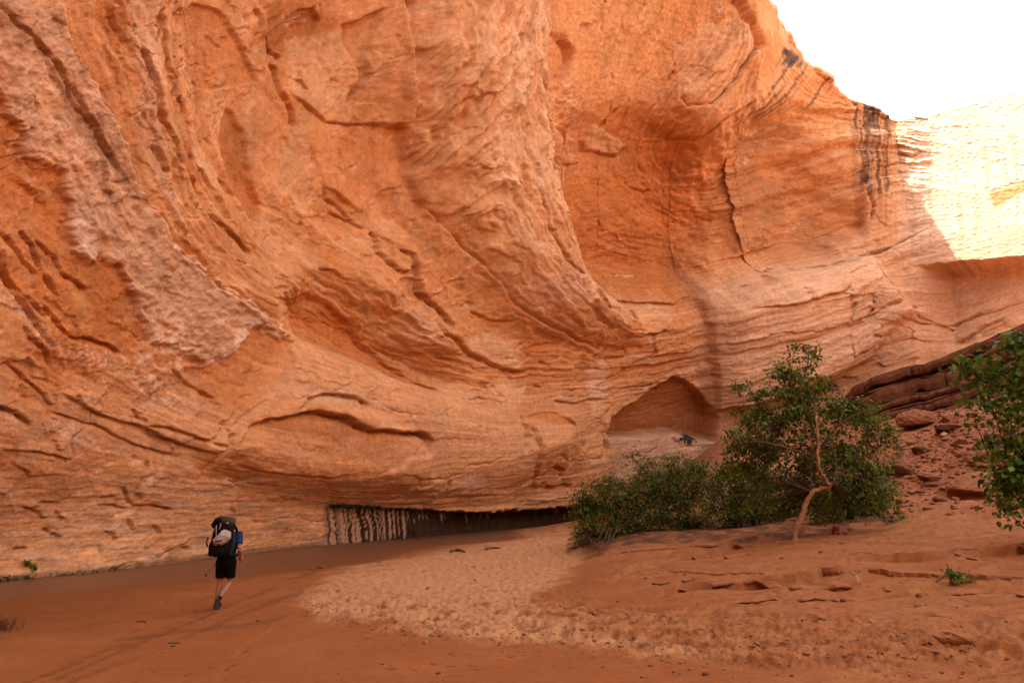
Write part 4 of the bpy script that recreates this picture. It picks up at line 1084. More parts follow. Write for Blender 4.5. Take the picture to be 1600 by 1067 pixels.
# ------------------------------------------------------------------ driftwood
mat_wood = mat_plain('weathered_wood', (.13, .06, .035), .9, .4, 18, .5)
mat_wood_pale = mat_plain('bleached_wood', (.42, .27, .17), .9, .3, 18, .4)
def stick(pts, r, label, mat=mat_wood, name='driftwood_stick', fork=None):
    W = [ground_hit(a, b) + np.array([0, 0, r * .8]) for a, b in pts]
    c = catmull(W, 4); o0 = c[0]
    m = MB(); m.tube([Vector(p - o0) for p in c], [r * (1 - .5 * i / len(c)) for i in range(len(c))], 7)
    if fork:
        q = c[len(c) // 2]; e = ground_hit(*fork) + np.array([0, 0, .05]); m.tube([Vector(q - o0), Vector((q + e) / 2 - o0 + np.array([0, 0, .02])), Vector(e - o0)], [r * .6, r * .45, r * .2], 6)
    o = m.build(name, mat); o.location = Vector(o0)
    return tag(o, label, 'driftwood', 'driftwood sticks on the sand')
stick([(704, 863), (715, 861), (726, 864)], .07, 'forked brown stick on the pale sand bar, nearer the wall', fork=(716, 858))
stick([(758, 859), (770, 857), (782, 857)], .045, 'thin straight stick on the pale sand bar right of the forked one')
stick([(1065, 912), (1075, 911), (1086, 907)], .025, 'short dark stick on the sand under the cut bank')
stick([(1020, 913), (1033, 914), (1046, 911)], .018, 'slender twig lying left of the short dark stick under the bank')
stick([(1333, 897), (1339, 903), (1342, 908)], .012, 'thin bleached twig leaning on the face of the cut bank', mat_wood_pale)
stick([(1490, 868), (1510, 873), (1526, 876)], .018, 'dark twig on the terrace above the green seedling')
stick([(485, 890), (497, 887), (505, 889)], .03, 'small dark stick on the wet sand right of the hiker')
stick([(212, 972), (222, 971), (228, 973)], .016, 'short dark twig on the wet sand left of the hiker')
stick([(262, 1006), (272, 1005), (280, 1006)], .014, 'dark twig on the smooth sand in front of the hiker')

# ================================================================== PLANTS
def leaf_mat(name, col, col2, tr):
    m = bpy.data.materials.new(name); m.use_nodes = True
    n, l = m.node_tree.nodes, m.node_tree.links
    b = n['Principled BSDF']; b.inputs['Roughness'].default_value = .45; b.inputs['Specular IOR Level'].default_value = .25
    at = n.new('ShaderNodeAttribute'); at.attribute_name = 'shade'
    mx = n.new('ShaderNodeMix'); mx.data_type = 'RGBA'
    mx.inputs['A'].default_value = (*col, 1); mx.inputs['B'].default_value = (*col2, 1)
    l.new(at.outputs['Fac'], mx.inputs['Factor']); l.new(mx.outputs['Result'], b.inputs['Base Color'])
    t = n.new('ShaderNodeBsdfTranslucent'); l.new(mx.outputs['Result'], t.inputs['Color'])
    ms = n.new('ShaderNodeMixShader'); ms.inputs[0].default_value = tr
    l.new(b.outputs[0], ms.inputs[1]); l.new(t.outputs[0], ms.inputs[2]); l.new(ms.outputs[0], n['Material Output'].inputs['Surface'])
    return m
mat_leaf = leaf_mat('cottonwood_leaf', (.030, .055, .005), (.17, .225, .018), .36)
mat_leaf_w = leaf_mat('willow_leaf', (.028, .044, .005), (.19, .205, .018), .36)
mat_leaf_r = leaf_mat('bush_leaf', (.040, .085, .008), (.15, .24, .022), .38)
mat_bark = mat_plain('pale_bark', (.27, .125, .06), .85, .25, 9, .5)
mat_twig = mat_plain('dark_twig', (.085, .045, .025), .9, .3, 12, .3)

LEAF = np.array([(0, 0, 0), (.36, .32, .10), (.30, .70, .06), (0, 1, -.10), (-.30, .70, .06), (-.36, .32, .10), (0, .5, -.03)])
LEAF_N = np.array([(0, 0, 0), (.23, .34, .05), (.19, .70, .03), (0, 1, -.10), (-.19, .70, .03), (-.23, .34, .05), (0, .5, -.02)])
LEAF_F = np.array([(0, 1, 6), (1, 2, 6), (2, 3, 6), (3, 4, 6), (4, 5, 6), (5, 0, 6)])
def leaf_frames(Pn, Dn, r):
    """a random frame per leaf: tip direction Dn, blade tending to face up"""
    n = len(Pn)
    d = Dn / (np.linalg.norm(Dn, axis=1, keepdims=True) + 1e-9)
    up = np.array([0, 0, 1.0]) + r.normal(size=(n, 3)) * .55
    s = np.cross(d, up); s /= np.linalg.norm(s, axis=1, keepdims=True) + 1e-9
    u = np.cross(s, d)
    return s, d, u
def leaves_mesh(name, Pn, Dn, sz, shape, r, shade):
    s, d, u = leaf_frames(Pn, Dn, r)
    L = shape[None] * sz[:, None, None]
    Vv = Pn[:, None] + L[..., :1] * s[:, None] + L[..., 1:2] * d[:, None] + L[..., 2:] * u[:, None]
    n = len(Pn)
    Ff = (LEAF_F[None] + (np.arange(n) * 7)[:, None, None]).reshape(-1, 3)
    return mesh_np(name, Vv.reshape(-1, 3), Ff, False, None, {'shade': np.repeat(shade, 7)})
def in_blob(r, n, blobs, Y0, squash=.75):
    """points inside leafy clumps given in image pixels, each clump with its own depth"""
    w = np.array([b[2] * b[3] * b[4] for b in blobs], float); w /= w.sum()
    k = r.choice(len(blobs), n, p=w)
    v = r.normal(size=(n, 3)); v /= np.linalg.norm(v, axis=1, keepdims=True)
    v *= r.uniform(0, 1, (n, 1)) ** (1 / 2.2)
    out = np.empty((n, 3))
    for i in range(n):
        cx, cy, rx, ry, _, dY = blobs[k[i]]
        c = at_depth(cx, cy, Y0 + dY); m = (Y0 + dY) / 1040
        out[i] = c + v[i] * np.array([rx * m, (rx + ry) * .5 * m * squash, ry * m])
    return out, k
def plant(name, label, cat, base, limbs, blobs, Y0, ncl, per, size, shape, lm, seed, grp=None, wood=mat_twig, clump=.10, keep=0, limb_names=('trunk', 'limb')):
    """limbs: list of (points, r0, r1); clumps of leaves sit on twigs that start at the nearest limb"""
    r = np.random.default_rng(seed)
    root = empty(name, tuple(base)); tag(root, label, cat, grp)
    B = np.array(base)
    nodes = []
    for i, (pts, r0, r1) in enumerate(limbs):
        c = catmull(pts, 6)
        c = c + np.c_[r.normal(size=(len(c), 3))] * r1 * .5
        m = MB(); m.tube([Vector(p - B) for p in c], list(np.linspace(r0, r1, len(c))), 9 if i == 0 else 6)
        m.build(limb_names[0] if i == 0 else limb_names[1], wood if i < 2 else mat_twig, root)
        nodes.append(c[len(c) // 3:])
    nodes = np.concatenate(nodes)
    cl, kk = in_blob(r, ncl, blobs, Y0)
    tw = MB(); Ps, Ds, S_, H = [], [], [], []
    for c in cl:
        q = nodes[np.argmin(((nodes - c) ** 2).sum(1) + .25 * np.abs(nodes[:, 2] - c[2] + .1))]
        L = np.linalg.norm(c - q)
        mid = (q + c) / 2 + np.array([0, 0, .12 * L]) + r.normal(size=3) * .06 * L
        if L < 2.2:
            tw.tube([Vector(q - B), Vector(mid - B), Vector(c - B)], [.006 + .004 * L, .005, .002], 3, False)
        n = max(3, int(per * r.uniform(.5, 1.5)))
        ax = (c - mid); ax = ax / (np.linalg.norm(ax) + 1e-6)
        t = r.uniform(-1.2, .6, n)
        pp = c + ax * (t * clump * 1.6)[:, None] + r.normal(size=(n, 3)) * clump * np.array([1, 1, .7])
        dd = ax * .5 + r.normal(size=(n, 3)) * .7 + np.array([0, 0, -.35])
        Ps.append(pp); Ds.append(dd); S_.append(size * r.uniform(.55, 1.15, n))
        base_sh = r.uniform(0, .75)
        H.append(np.clip(base_sh + r.normal(size=n) * .22, 0, 1))
    tw.build('twigs', mat_twig, root)['kind'] = 'stuff'
    Ps, Ds, S_, H = np.concatenate(Ps) - B, np.concatenate(Ds), np.concatenate(S_), np.concatenate(H)
    if keep:
        w = Ps + B; vis = S_ / np.linalg.norm(w - np.array([0, 0, EYE]), axis=1)
        dcam = ray(1600, 700); inframe = (w[:, 0] / w[:, 1]) < dcam[0] / dcam[1] + .05
        o = np.argsort(-(vis * inframe)); big, rest = o[:keep], o[keep:]
        protos = [leaves_mesh('leaf', np.zeros((1, 3)), np.array([[0, 1.0, 0]]), np.ones(1), shape, np.random.default_rng(1), np.array([h])) for h in (.1, .35, .6, .9)]
        for p_ in protos: p_.materials.append(lm)
        s, d, u = leaf_frames(Ps[big], Ds[big], r)
        for i, j in enumerate(big):
            o_ = bpy.data.objects.new('leaf', protos[int(np.clip(H[j] * 4, 0, 3))]); COL.objects.link(o_); o_.parent = root
            k = S_[j]
            o_.matrix_local = Matrix(((s[i][0] * k, d[i][0] * k, u[i][0] * k, Ps[j][0]), (s[i][1] * k, d[i][1] * k, u[i][1] * k, Ps[j][1]), (s[i][2] * k, d[i][2] * k, u[i][2] * k, Ps[j][2]), (0, 0, 0, 1)))
        Ps, Ds, S_, H = Ps[rest], Ds[rest], S_[rest], H[rest]
    f = link('foliage', leaves_mesh('foliage', Ps, Ds, S_, shape, r, H), lm, root); f['kind'] = 'stuff'
    return root

# the cottonwood
tb = ground_hit(1238, 846); TY = tb[1]
def tp(px, py, d=0): return at_depth(px, py, TY + d)
trunk = [tb - np.array([0, 0, .15]), tp(1245, 826), tp(1256, 796), tp(1266, 772, -.05), tp(1280, 764, -.05), tp(1296, 760, -.1), tp(1291, 750, -.15), tp(1281, 735, -.2), tp(1277, 712, -.25), tp(1278, 690, -.2), tp(1276, 650, -.1)]
limbs = [(trunk, .062, .026),
         ([tp(1296, 760), tp(1301, 754, -.05), tp(1304, 747, -.1)], .035, .012),
         ([tp(1278, 690, .1), tp(1262, 650, .2), tp(1250, 610, .1), tp(1262, 570, 0), tp(1264, 545, 0)], .032, .006),
         ([tp(1278, 705, .1), tp(1310, 665, -.2), tp(1345, 645, -.4), tp(1375, 640, -.5)], .028, .006),
         ([tp(1278, 715, .15), tp(1235, 670, .4), tp(1200, 640, .6), tp(1165, 610, .5), tp(1140, 606, .5)], .028, .005),
         ([tp(1277, 715, .1), tp(1230, 700, -.4), tp(1185, 690, -.5), tp(1145, 695, -.5)], .026, .005),
         ([tp(1281, 735, .1), tp(1320, 715, .5), tp(1360, 700, .8), tp(1395, 690, .9)], .026, .006),
         ([tp(1281, 738, .1), tp(1310, 740, -.4), tp(1350, 750, -.7), tp(1380, 765, -.8)], .022, .006),
         ([tp(1262, 650, .2), tp(1240, 630, .5), tp(1222, 590, .5)], .02, .004),
         ([tp(1310, 665, -.2), tp(1320, 630, .1), tp(1310, 605, .2)], .02, .004)]
tblobs = [(1264, 545, 22, 8, .6, 0), (1240, 540, 8, 8, .5, 0), (1262, 556, 34, 10, .7, 0), (1242, 586, 48, 18, .75, .1), (1225, 615, 60, 24, .8, .1), (1280, 610, 40, 20, .6, 0), (1150, 605, 18, 5, 1.2, .3), (1165, 600, 10, 4, .6, .3),
          (1270, 645, 75, 26, 1.1, -.1), (1335, 645, 45, 24, 1.1, -.2), (1190, 655, 50, 24, .9, .3), (1230, 690, 105, 26, .7, 0), (1365, 675, 38, 24, .8, .2), (1175, 700, 45, 26, 1.1, 0), (1160, 735, 36, 24, .9, .2), (1300, 722, 95, 30, .9, 0),
          (1390, 690, 16, 12, .5, .3), (1205, 745, 70, 30, .6, .4), (1350, 765, 50, 38, 1.0, .2), (1270, 785, 70, 28, .8, .5), (1365, 795, 35, 14, .9, 0), (1215, 785, 60, 26, .6, .6)]
plant('cottonwood_tree', 'young cottonwood tree with a kinked pale trunk and loose green crown on the bank', 'tree', tb, limbs, tblobs, TY + .5, 1120, 13, .088, LEAF, mat_leaf, 21, wood=mat_bark, clump=.085)

# willows and brush on the bank
def brush(name, label, base_px, blobs, ncl, per, size, seed, Yk=0, nst=9, lm=mat_leaf_w, grp='bushes on the sandy bank', keep=0, shape=LEAF_N, base=None, clump=.09):
    b = ground_hit(*base_px) if base is None else np.array(base)
    Y0 = b[1] + Yk; r = np.random.default_rng(seed)
    lb = []
    for i in range(nst):
        bl = blobs[i % len(blobs)]
        e = at_depth(bl[0] + r.normal() * bl[2] * .4, bl[1] + r.normal() * bl[3] * .3, Y0 + bl[5])
        st = b + np.array([r.normal() * .12, r.normal() * .12, -.08])
        mid = st * .45 + e * .55 + np.array([r.normal() * .15, r.normal() * .15, -.1])
        lb.append(([st, mid, e], .02, .005))
    return plant(name, label, 'bush', b, lb, blobs, Y0, ncl, per, size, shape, lm, seed, grp, clump=clump, keep=keep, limb_names=('stem', 'stem'))
brush('willow_bush', 'low green willow bush at the left end of the bank, beside the dark undercut', (935, 842),
      [(915, 785, 28, 26, 1, 0), (945, 770, 40, 26, 1, 0), (975, 785, 45, 34, 1, .2), (930, 812, 38, 20, 1.1, -.2), (990, 800, 40, 24, .9, .1), (955, 748, 18, 8, .5, 0), (905, 800, 16, 22, .9, 0), (925, 835, 34, 16, 1.2, -.2), (970, 825, 46, 18, 1.2, 0)], 900, 12, .092, 31)
brush('willow_bush', 'tall feathery willow bush in the middle of the bank, between low bush and cottonwood', (1060, 828),
      [(1040, 740, 55, 28, .8, .2), (1075, 728, 35, 20, .7, .2), (1000, 722, 30, 18, .35, .4), (1020, 765, 50, 30, 1, 0), (1080, 765, 50, 32, 1, 0), (1050, 795, 60, 26, 1, -.2), (1100, 735, 22, 16, .7, .2), (992, 708, 7, 14, .2, .4), (1040, 712, 20, 8, .35, .3), (1060, 818, 60, 14, 1.2, 0)], 1250, 12, .09, 32, .4)
brush('willow_bush', 'dark twiggy brush behind and left of the cottonwood trunk', (1170, 824),
      [(1150, 770, 55, 34, .9, .3), (1200, 780, 55, 34, .9, .3), (1140, 800, 50, 22, 1, 0), (1225, 800, 50, 20, 1, .2), (1130, 740, 25, 24, .6, .3), (1180, 740, 50, 30, .6, .4), (1180, 815, 60, 12, 1.2, .2)], 1250, 12, .09, 33, .5)
brush('willow_bush', 'leafy low bush filling the ground behind the cottonwood trunk on its right', (1330, 818),
      [(1320, 770, 55, 34, 1, .4), (1365, 765, 34, 34, 1, .4), (1340, 796, 50, 20, 1.1, .2), (1290, 795, 40, 20, .9, .4), (1270, 760, 50, 24, .6, .5)], 620, 11, .09, 34, .5)
# leafy bush at the right edge, closer to the camera
rb = ground_hit(1650, 850)
brush('broadleaf_bush', 'bright green broad leaved bush reaching in from the right edge of the photo', None,
      [(1515, 570, 26, 16, .9, 0), (1545, 590, 30, 20, .6, 0), (1590, 540, 34, 20, 1.1, 0), (1590, 585, 40, 28, 1.0, 0), (1550, 640, 45, 24, .35, 0), (1600, 640, 40, 34, .8, 0), (1525, 625, 26, 8, .4, 0), (1580, 690, 40, 26, .7, 0),
       (1600, 740, 46, 40, 1.3, 0), (1570, 760, 20, 20, 1.1, 0), (1590, 790, 36, 14, 1.1, -.2), (1640, 600, 40, 60, .7, .2), (1650, 720, 50, 70, .8, .2), (1530, 548, 12, 7, .6, 0)], 430, 10, .115, 35, -.4, 14, mat_leaf_r, None, 300, LEAF, rb, .12)
def sprout(px, py, blobs, ncl, label, seed, lm=mat_leaf_r, size=.05):
    brush('seedling', label, (px, py), blobs, ncl, 6, size, seed, 0, 4, lm, 'small green seedlings on the sand', 0, LEAF, None, .03)
sprout(1500, 912, [(1488, 895, 12, 7, 1, 0), (1500, 902, 14, 8, 1, 0), (1515, 910, 10, 7, 1, -.05)], 40, 'small green seedling growing out of the cut bank on the right', 41)
sprout(1398, 816, [(1390, 811, 16, 4, 1, 0), (1412, 807, 10, 5, 1, 0)], 40, 'flat green seedling on the sand right of the cottonwood', 42)
sprout(1400, 717, [(1400, 708, 9, 6, 1, 0), (1412, 716, 8, 5, 1, 0)], 18, 'yellow green seedling on the scree above the dark blocky boulder', 43, size=.07)
sprout(1392, 745, [(1402, 740, 8, 4, 1, 0)], 10, 'tiny yellow green seedling at the foot of the dark blocky boulder', 44, size=.06)

# dead roots and branches hanging off the left end of the bank
rt = ground_hit(915, 858)
m = MB(); rr_ = np.random.default_rng(8)
for i in range(34):
    a = ground_hit(900 + rr_.uniform(-6, 70), 842 + rr_.uniform(-14, 10)) + np.array([0, 0, .12 + .25 * rr_.random()])
    e = ground_hit(885 + rr_.uniform(-6, 70), 862 + rr_.uniform(-8, 8)) + np.array([0, 0, .03])
    md = (a + e) / 2 + rr_.normal(size=3) * .15
    m.tube([Vector(a - rt), Vector(md - rt), Vector(e - rt)], [.016, .012, .004], 4, False)
o = m.build('dead_branches', mat_twig); o.location = Vector(rt)
tag(o, 'tangle of dead branches and roots sagging off the left end of the bank', 'dead branches')

# moss and fern fringe along the lip of the undercut, grass tufts on the wall
def fringe(name, pts, n, spread, size, seed, lm, kind='stuff', label=None, cat=None):
    r = np.random.default_rng(seed); c = catmull(pts, 8)
    Pn, Dn = [], []
    for _ in range(n):
        q = c[r.integers(len(c))]
        p, nn = wall_point(q[0] + r.normal() * spread[0], q[1] + r.normal() * spread[1])
        Pn.append(p + nn * r.uniform(0, .06)); Dn.append(nn * .8 + r.normal(size=3) * .5 + np.array([0, 0, -.7]))
    Pn, Dn = np.array(Pn), np.array(Dn)
    o = link(name, leaves_mesh(name, Pn, Dn, size * r.uniform(.5, 1.3, n), LEAF_N, r, r.uniform(0, 1, n)), lm)
    return tag(o, label, cat, kind=kind)
mat_moss = leaf_mat('moss_leaf', (.018, .018, .006), (.060, .052, .014), .2)
fringe('hanging_moss', [(520, 789), (560, 790), (640, 797), (700, 801), (780, 803), (860, 799), (900, 792)], 900, (3, 1.4), .18, 51, mat_moss)
fringe('hanging_moss', [(440, 824), (455, 826), (475, 826), (496, 828)], 45, (2, .8), .08, 52, mat_moss)
fringe('waterline_moss', [(0, 904), (60, 900), (150, 892), (250, 884), (330, 876), (420, 866), (500, 856)], 420, (5, 2.2), .10, 53, mat_moss)
fringe('grass_tuft', [(42, 876), (50, 880), (58, 885)], 50, (2, 1.5), .13, 54, mat_leaf_w, None, 'small green grass tuft clinging to the wall foot at the far left', 'grass tuft')
def dry_tuft(px, py, n, h, seed, label):
    b = ground_hit(px, py); r = np.random.default_rng(seed); m = MB()
    for _ in range(n):
        a = r.uniform(0, 6.28); q = np.array([r.normal() * .12, r.normal() * .12, -.02]); L = h * r.uniform(.5, 1.1)
        d = np.array([math.cos(a) * .5, math.sin(a) * .5, 1.0])
        m.tube([Vector(q), Vector(q + d * L * .5), Vector(q + d * L + np.array([d[0] * .25, d[1] * .25, -.15]) * L)], [.004, .003, .001], 3, False)
    o_ = m.build('grass_tuft', mat_straw); o_.location = Vector(b)
    return tag(o_, label, 'grass tuft')
mat_straw = mat_plain('dry_straw', (.13, .055, .025), .9, .3, 10)
dry_tuft(4, 985, 120, .34, 61, 'dry brown grass tuft on the wet sand at the left edge of the photo')
# ================================================================== THE HIKER
mat_skin = mat_plain('skin', (.30, .14, .088), .6, .08, 6)
mat_shorts = mat_plain('black_shorts', (.004, .0036, .0045), .95, .2, 30, .3, .06)
mat_shirt = mat_plain('blue_shirt', (.009, .023, .066), .85, .2, 25, .3)
mat_shoe = mat_plain('dark_shoe', (.008, .006, .006), .9, .3, 30, .3, .08)
mat_sole = mat_plain('grey_sole', (.06, .045, .045), .8, .2, 30)
mat_pack = mat_plain('black_pack', (.0065, .005, .005), .9, .3, 20, .5, .08)
mat_olive = mat_plain('olive_lid', (.034, .025, .011), .8, .25, 20, .5)
mat_white = mat_plain('white_sack', (.36, .27, .26), .8, .12, 12, .6)
mat_yellow = mat_plain('yellow_tab', (.75, .42, .05), .6, .1, 10)
mat_metal = mat_plain('pole_metal', (.10, .085, .08), .4, .2, 20)
mat_hair = mat_plain('brown_hair', (.05, .03, .02), .8, .3, 60, .5)
mat_eye = mat_plain('eye', (.05, .03, .02), .3, .1, 10)
hp = ground_hit(341, 951)
HEAD = .02                                   # heading: nearly straight away, a touch to the right
def ell(c, rx, ry, n=14, tx=0.0, ty=0.0, p=2.0):
    out = []
    for j in range(n):
        a = 6.28318 * j / n
        ca, sa = math.cos(a), math.sin(a)
        k = (abs(ca) ** p + abs(sa) ** p) ** (-1 / p)
        x, y = ca * k * rx, sa * k * ry
        out.append(Vector((c[0] + x, c[1] + y, c[2] + x * tx + y * ty)))
    return out
person = empty('person', tuple(hp), -HEAD)
tag(person, 'hiker in blue shirt and black shorts walking away along the wet sand', 'person')
hipL, hipR = (-.02, 0, .93), (.17, 0, .93)
kneeL, ankL = (-.045, .07, .50), (-.06, .03, .09)
kneeR, ankR = (.15, .09, .50), (.055, -.16, .19)
shL, shR = (-.12, .06, 1.43), (.27, .06, 1.43)
elL, wrL = (-.205, -.08, 1.16), (-.12, .13, 1.02)
elR, wrR = (.335, -.03, 1.15), (.30, .17, 1.00)
def lerp(a, b, t): return tuple(a[i] + (b[i] - a[i]) * t for i in range(3))
def limb(m, a, b, r): m.tube([lerp(a, b, t) for t in np.linspace(0, 1, len(r))], r, 12)
b = MB()
# trunk, neck, head in one skin with the limbs
tc = [(.075, .0, .86), (.075, .0, .95), (.075, .02, 1.05), (.075, .04, 1.20), (.075, .06, 1.33), (.075, .07, 1.42), (.075, .075, 1.47)]
b.loft([ell(c, rx, ry) for c, rx, ry in zip(tc, (.155, .165, .145, .155, .18, .165, .08), (.11, .115, .10, .11, .12, .10, .07))])
b.loft([ell(c, r, r) for c, r in (((.075, .075, 1.44), .06), ((.075, .09, 1.50), .056), ((.075, .10, 1.56), .058))])
hc = (.075, .115, 1.635)
b.loft([ell((hc[0], hc[1] + dy, hc[2] + dz), rx, ry) for dz, rx, ry, dy in ((-.115, .035, .04, .035), (-.09, .055, .07, .025), (-.05, .068, .088, .012), (0, .074, .096, 0), (.045, .074, .097, -.004), (.085, .060, .080, -.006), (.108, .032, .045, -.006), (.115, .01, .015, -.006))])
b.loft([ell((hc[0], hc[1] + .09 + y, hc[2] + z), w, w) for y, z, w in ((0, .018, .008), (.012, -.005, .012), (.018, -.022, .015), (.0, -.034, .012))])      # nose
for s in (-1, 1):
    b.loft([ell((hc[0] + s * .076, hc[1] - .005, hc[2] + z), .010, w) for z, w in ((-.035, .008), (-.015, .016), (.01, .02), (.025, .012))])            # ears
    b.tube([(hc[0] + s * .012, hc[1] + .088, hc[2] - .058), (hc[0] + s * .024, hc[1] + .08, hc[2] - .058)], .006, 6)                                     # lips
limb(b, hipL, kneeL, (.092, .085, .072, .058, .053)); limb(b, kneeL, ankL, (.053, .058, .056, .045, .034))
limb(b, hipR, kneeR, (.092, .085, .072, .058, .053)); limb(b, kneeR, ankR, (.053, .058, .056, .045, .034))
limb(b, shL, elL, (.058, .052, .045, .040)); limb(b, elL, wrL, (.040, .042, .034, .026))
limb(b, shR, elR, (.058, .052, .045, .040)); limb(b, elR, wrR, (.040, .042, .034, .026))
def foot(m, ank, toe, h):
    m.tube([ank, lerp(ank, toe, .45), toe], (.036, .04, .025), 10)
toeL, toeR = (-.075, .21, .035), (.045, -.13, .04)
foot(b, ankL, toeL, 0); foot(b, ankR, toeR, 0)
def hand(m, w, d, side, curl):
    d = Vector(d).normalized(); s = d.cross(Vector((0, 0, 1))).normalized(); u = s.cross(d)
    W = Vector(w)
    m.tube([W - d * .01, W + d * .04, W + d * .085], (.026, .038, .034), 10)
    for k, (off, L) in enumerate(((-.027, .066), (-.009, .076), (.009, .072), (.026, .056))):
        a = W + d * .082 + s * off; q = a + d * L * .5 - u * L * .18 * curl; e = q + d * L * (.3 - .3 * curl) - u * L * .5 * curl
        m.tube([a - d * .02, a, q, e], (.0095, .0095, .009, .0075), 6)
    t0 = W + d * .03 + s * (-.03 * side)
    m.tube([t0, t0 + d * .03 - s * .022 * side - u * .01, t0 + d * .058 - s * .014 * side - u * .028], (.012, .0105, .0085), 6)
hdL = (.08, .5, -.1); hdR = (-.03, .25, -.5)
hand(b, wrL, hdL, -1, 1.0); hand(b, wrR, hdR, 1, .45)
body = b.build('body', mat_skin, person)
rm = body.modifiers.new('join', 'REMESH'); rm.mode = 'VOXEL'; rm.voxel_size = .0075; rm.use_smooth_shade = True
sm = body.modifiers.new('soften', 'SMOOTH'); sm.factor = .5; sm.iterations = 3
m = MB(); m.loft([ell((hc[0], hc[1] + dy, hc[2] + dz), rx, ry) for dz, rx, ry, dy in ((-.06, .066, .05, -.045), (-.02, .078, .075, -.028), (.03, .080, .098, -.010), (.07, .074, .096, -.008), (.105, .050, .066, -.008), (.124, .015, .02, -.008))]); m.build('hair', mat_hair, person)
for s in (-1, 1):
    m = MB(); m.tube([(hc[0] + s * .03, hc[1] + .082, hc[2] + .01), (hc[0] + s * .03, hc[1] + .091, hc[2] + .01)], (.012, .007), 8); m.build('eye', mat_eye, person)
# clothes
m = MB()
m.loft([ell(c, rx, ry) for c, rx, ry in zip([(.075, .0, .84)] + tc[:-1] + [(.075, .08, 1.475)], (.17, .182, .182, .168, .18, .205, .19, .085), (.125, .135, .135, .122, .13, .142, .12, .08))])
limb(m, lerp(shL, elL, -.15), lerp(shL, elL, .72), (.066, .074, .068, .066)); limb(m, lerp(shR, elR, -.15), lerp(shR, elR, .72), (.066, .074, .068, .066))
sh = m.build('shirt', mat_shirt, person)
def rmsh(o, v=.012, it=4):
    r = o.modifiers.new('join', 'REMESH'); r.mode = 'VOXEL'; r.voxel_size = v; r.use_smooth_shade = True
    q = o.modifiers.new('soften', 'SMOOTH'); q.factor = .5; q.iterations = it
rmsh(sh)
m = MB()
m.loft([ell(c, rx, ry) for c, rx, ry in (((.075, .0, .76), .13, .10), ((.075, -.005, .84), .185, .14), ((.075, 0, .93), .19, .145), ((.075, .005, 1.02), .178, .132))])
for h_, k_ in ((hipL, kneeL), (hipR, kneeR)):
    limb(m, h_, lerp(h_, k_, .80), (.110, .112, .106, .100, .098))
so = m.build('shorts', mat_shorts, person); rmsh(so)
for ank, toe, up in ((ankL, toeL, 0), (ankR, toeR, 1)):
    a, t = Vector(ank), Vector(toe)
    fwd = (t - a); fwd = Vector((fwd.x, fwd.y, 0)).normalized() if not up else (t - a).normalized()
    side = Vector((1, 0, 0)); nrm = side.cross(fwd).normalized(); side = fwd.cross(nrm)
    heel = a - fwd * .06 - nrm * .055 if not up else a - fwd * .035 - nrm * .055
    def sec(k, w, hh): 
        c = heel + fwd * k
        return [c + side * math.cos(6.28318 * j / 12) * w + nrm * (max(-.35, math.sin(6.28318 * j / 12)) * hh + .02) for j in range(12)]
    m = MB(); m.loft([sec(-.012, .02, .05), sec(0, .036, .085), sec(.06, .042, .09), sec(.13, .046, .065), sec(.20, .050, .045), sec(.255, .04, .035), sec(.275, .018, .02)])
    shoe = m.build('shoe', mat_shoe, person)
    m = MB(); m.loft([[heel + fwd * k + side * sgn * w + nrm * z for sgn, z in ((-1, .004), (1, .004), (1, -.016), (-1, -.016))] for k, w in ((-.018, .02), (.0, .038), (.10, .040), (.19, .052), (.25, .042), (.28, .015))])
    m.build('sole', mat_sole, shoe, smooth_=False)
    m = MB(); m.tube([lerp(ank, kneeL if not up else kneeR, -.05), lerp(ank, kneeL if not up else kneeR, .18)], (.043, .041), 12); m.build('sock', mat_shoe, person)

# the pack and what is tied to it
pk = empty('backpack', tuple(Vector(hp) + Matrix.Rotation(-HEAD, 3, 'Z') @ Vector((.02, -.14, 1.0))), -HEAD)
tag(pk, 'big black hiking backpack with an olive lid on the hiker', 'backpack')
m = MB()
m.loft([ell((c, -.10 + y, z), rx, ry, 20, 0, -.1, 3.2) for c, y, z, rx, ry in ((.03, .0, .0, .11, .08), (.03, 0, .03, .165, .12), (.032, -.01, .15, .185, .145), (.04, -.015, .32, .195, .15), (.05, 0, .48, .19, .14), (.055, .02, .60, .175, .125), (.055, .03, .66, .13, .10))])
m.build('main_bag', mat_pack, pk)
m = MB()
m.loft([ell((.07 + x, -.08, z), rx, ry, 18, -.12, -.05, 2.8) for x, z, rx, ry in ((0, .62, .12, .10), (0, .65, .155, .135), (0, .70, .165, .145), (-.005, .755, .15, .13), (-.01, .79, .10, .09))])
m.build('lid', mat_olive, pk)
m = MB(); m.tube([(-.155, -.10, .56), (-.145, -.10, .60), (-.08, -.12, .70), (.0, -.17, .715), (.05, -.20, .70)], (.045, .07, .075, .065, .04), 12); m.build('mat_roll', mat_pack, pk)
m = MB(); m.loft([ell((-.16, -.06, z), rx, ry, 12) for z, rx, ry in ((.02, .05, .08), (.06, .07, .10), (.22, .07, .10), (.28, .05, .08))]); m.build('side_pocket', mat_pack, pk)
m = MB(); m.loft([ell((.01, -.25, z), rx, ry, 14, 0, 0, 3) for z, rx, ry in ((.03, .10, .02), (.06, .14, .055), (.18, .145, .06), (.22, .11, .03))]); m.build('front_pocket', mat_pack, pk)
for s in (-1, 1):
    x = .055 + s * .12
    m = MB(); m.tube([(x, .02, .50), (x, .10, .60), (x, .22, .52), (x + s * .02, .27, .38), (x + s * .06, .16, .16), (x + s * .05, .02, .08)], (.024, .03, .03, .028, .02, .014), 8); m.build('shoulder_strap', mat_pack, pk)
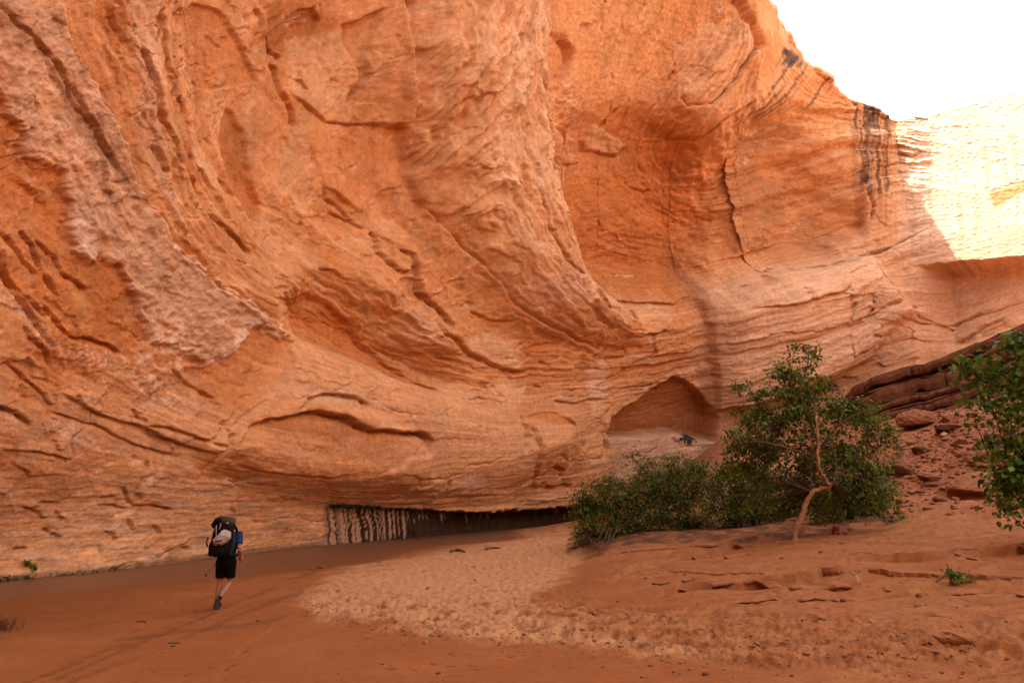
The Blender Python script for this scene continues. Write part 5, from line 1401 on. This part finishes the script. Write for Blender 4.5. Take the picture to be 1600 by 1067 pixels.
m = MB(); m.tube([(.055 + .215 * math.cos(t), .14 + .165 * math.sin(t), .02) for t in np.linspace(-.2 - math.pi / 2, 1.5 * math.pi - .2, 24)], .026, 8); m.build('hip_belt', mat_pack, pk)
m = MB(); m.tube([(-.05, -.24, .62), (-.02, -.285, .50), (.0, -.30, .38)], .007, 6); m.build('cord', mat_white, pk)
m = MB(); m.tube([(.02, -.225, .66), (.05, -.26, .62), (.03, -.28, .54)], .007, 6); m.build('cord', mat_white, pk)
m = MB(); m.loft([ell((.145, -.20, z), .028, .012, 8) for z in (.655, .675)]); m.build('tab', mat_yellow, pk)
m = MB(); m.tube([(-.26, -.08, .20), (-.285, -.08, .30), (-.27, -.06, .36), (-.29, -.04, .38)], (.018, .014, .014, .01), 8); m.build('bottle_hose', mat_pack, pk)
sk = empty('stuff_sack', tuple(pk.location), -HEAD)
tag(sk, 'crumpled white sack tied to the back of the black backpack', 'sack')
rs = np.random.default_rng(4); m = MB(); rings = []
prof = ((.255, -.03, .05, .03), (.27, -.03, .11, .06), (.30, -.02, .135, .075), (.335, -.01, .15, .085), (.37, .005, .16, .085), (.405, .02, .155, .08), (.44, .035, .135, .07), (.47, .045, .105, .055), (.50, .045, .07, .04), (.525, .04, .028, .02))
for z, x, rx, ry in prof:
    rg_ = ell((x + .11, -.30, z), rx, ry, 30, .12, 0, 2.5)
    rings.append([p + Vector((0, 0, .018 * math.sin(3 * k * .2094 + z * 30))) + (p - Vector((x + .11, -.30, z))) * (.16 * float(noise(np.array(k * .55), np.array(z * 26.0), 401))) for k, p in enumerate(rg_)])
m.loft(rings); m.build('bag', mat_white, sk)
m = MB(); m.tube([(.02, -.385, .32), (.06, -.40, .33), (.12, -.395, .335), (.16, -.37, .34)], .012, 6); m.build('seam', mat_pack, sk)
m = MB(); m.tube([(.06, -.29, .52), (.05, -.26, .58), (.04, -.22, .63)], .006, 6); m.build('drawstring', mat_pack, sk)
# trekking pole carried in the left hand
tip, top_ = Vector((-.19, -.34, .63)), Vector((-.02, .60, 1.30))
gripv = Vector(wrL) + Vector(hdL).normalized() * .085 + Vector((0, 0, -.018))
dirp = (gripv - tip).normalized()
pole = empty('trekking_pole', tuple(Vector(hp) + Matrix.Rotation(-HEAD, 3, 'Z') @ tip), -HEAD)
tag(pole, 'dark trekking pole carried off the ground in the left hand of the hiker', 'trekking pole')
Lg = (gripv - tip).length
m = MB(); m.tube([dirp * .03, dirp * (Lg + .22)], (.007, .009), 8); m.build('shaft', mat_metal, pole)
m = MB(); m.tube([dirp * 0, dirp * .035], (.004, .007), 6); m.build('tip', mat_metal, pole)
m = MB(); m.tube([dirp * .05, dirp * .06, dirp * .065], (.012, .024, .010), 10); m.build('basket', mat_pack, pole)
m = MB(); m.tube([dirp * (Lg + .10), dirp * (Lg + .16), dirp * (Lg + .24)], (.013, .016, .018), 8); m.build('grip', mat_pack, pole)
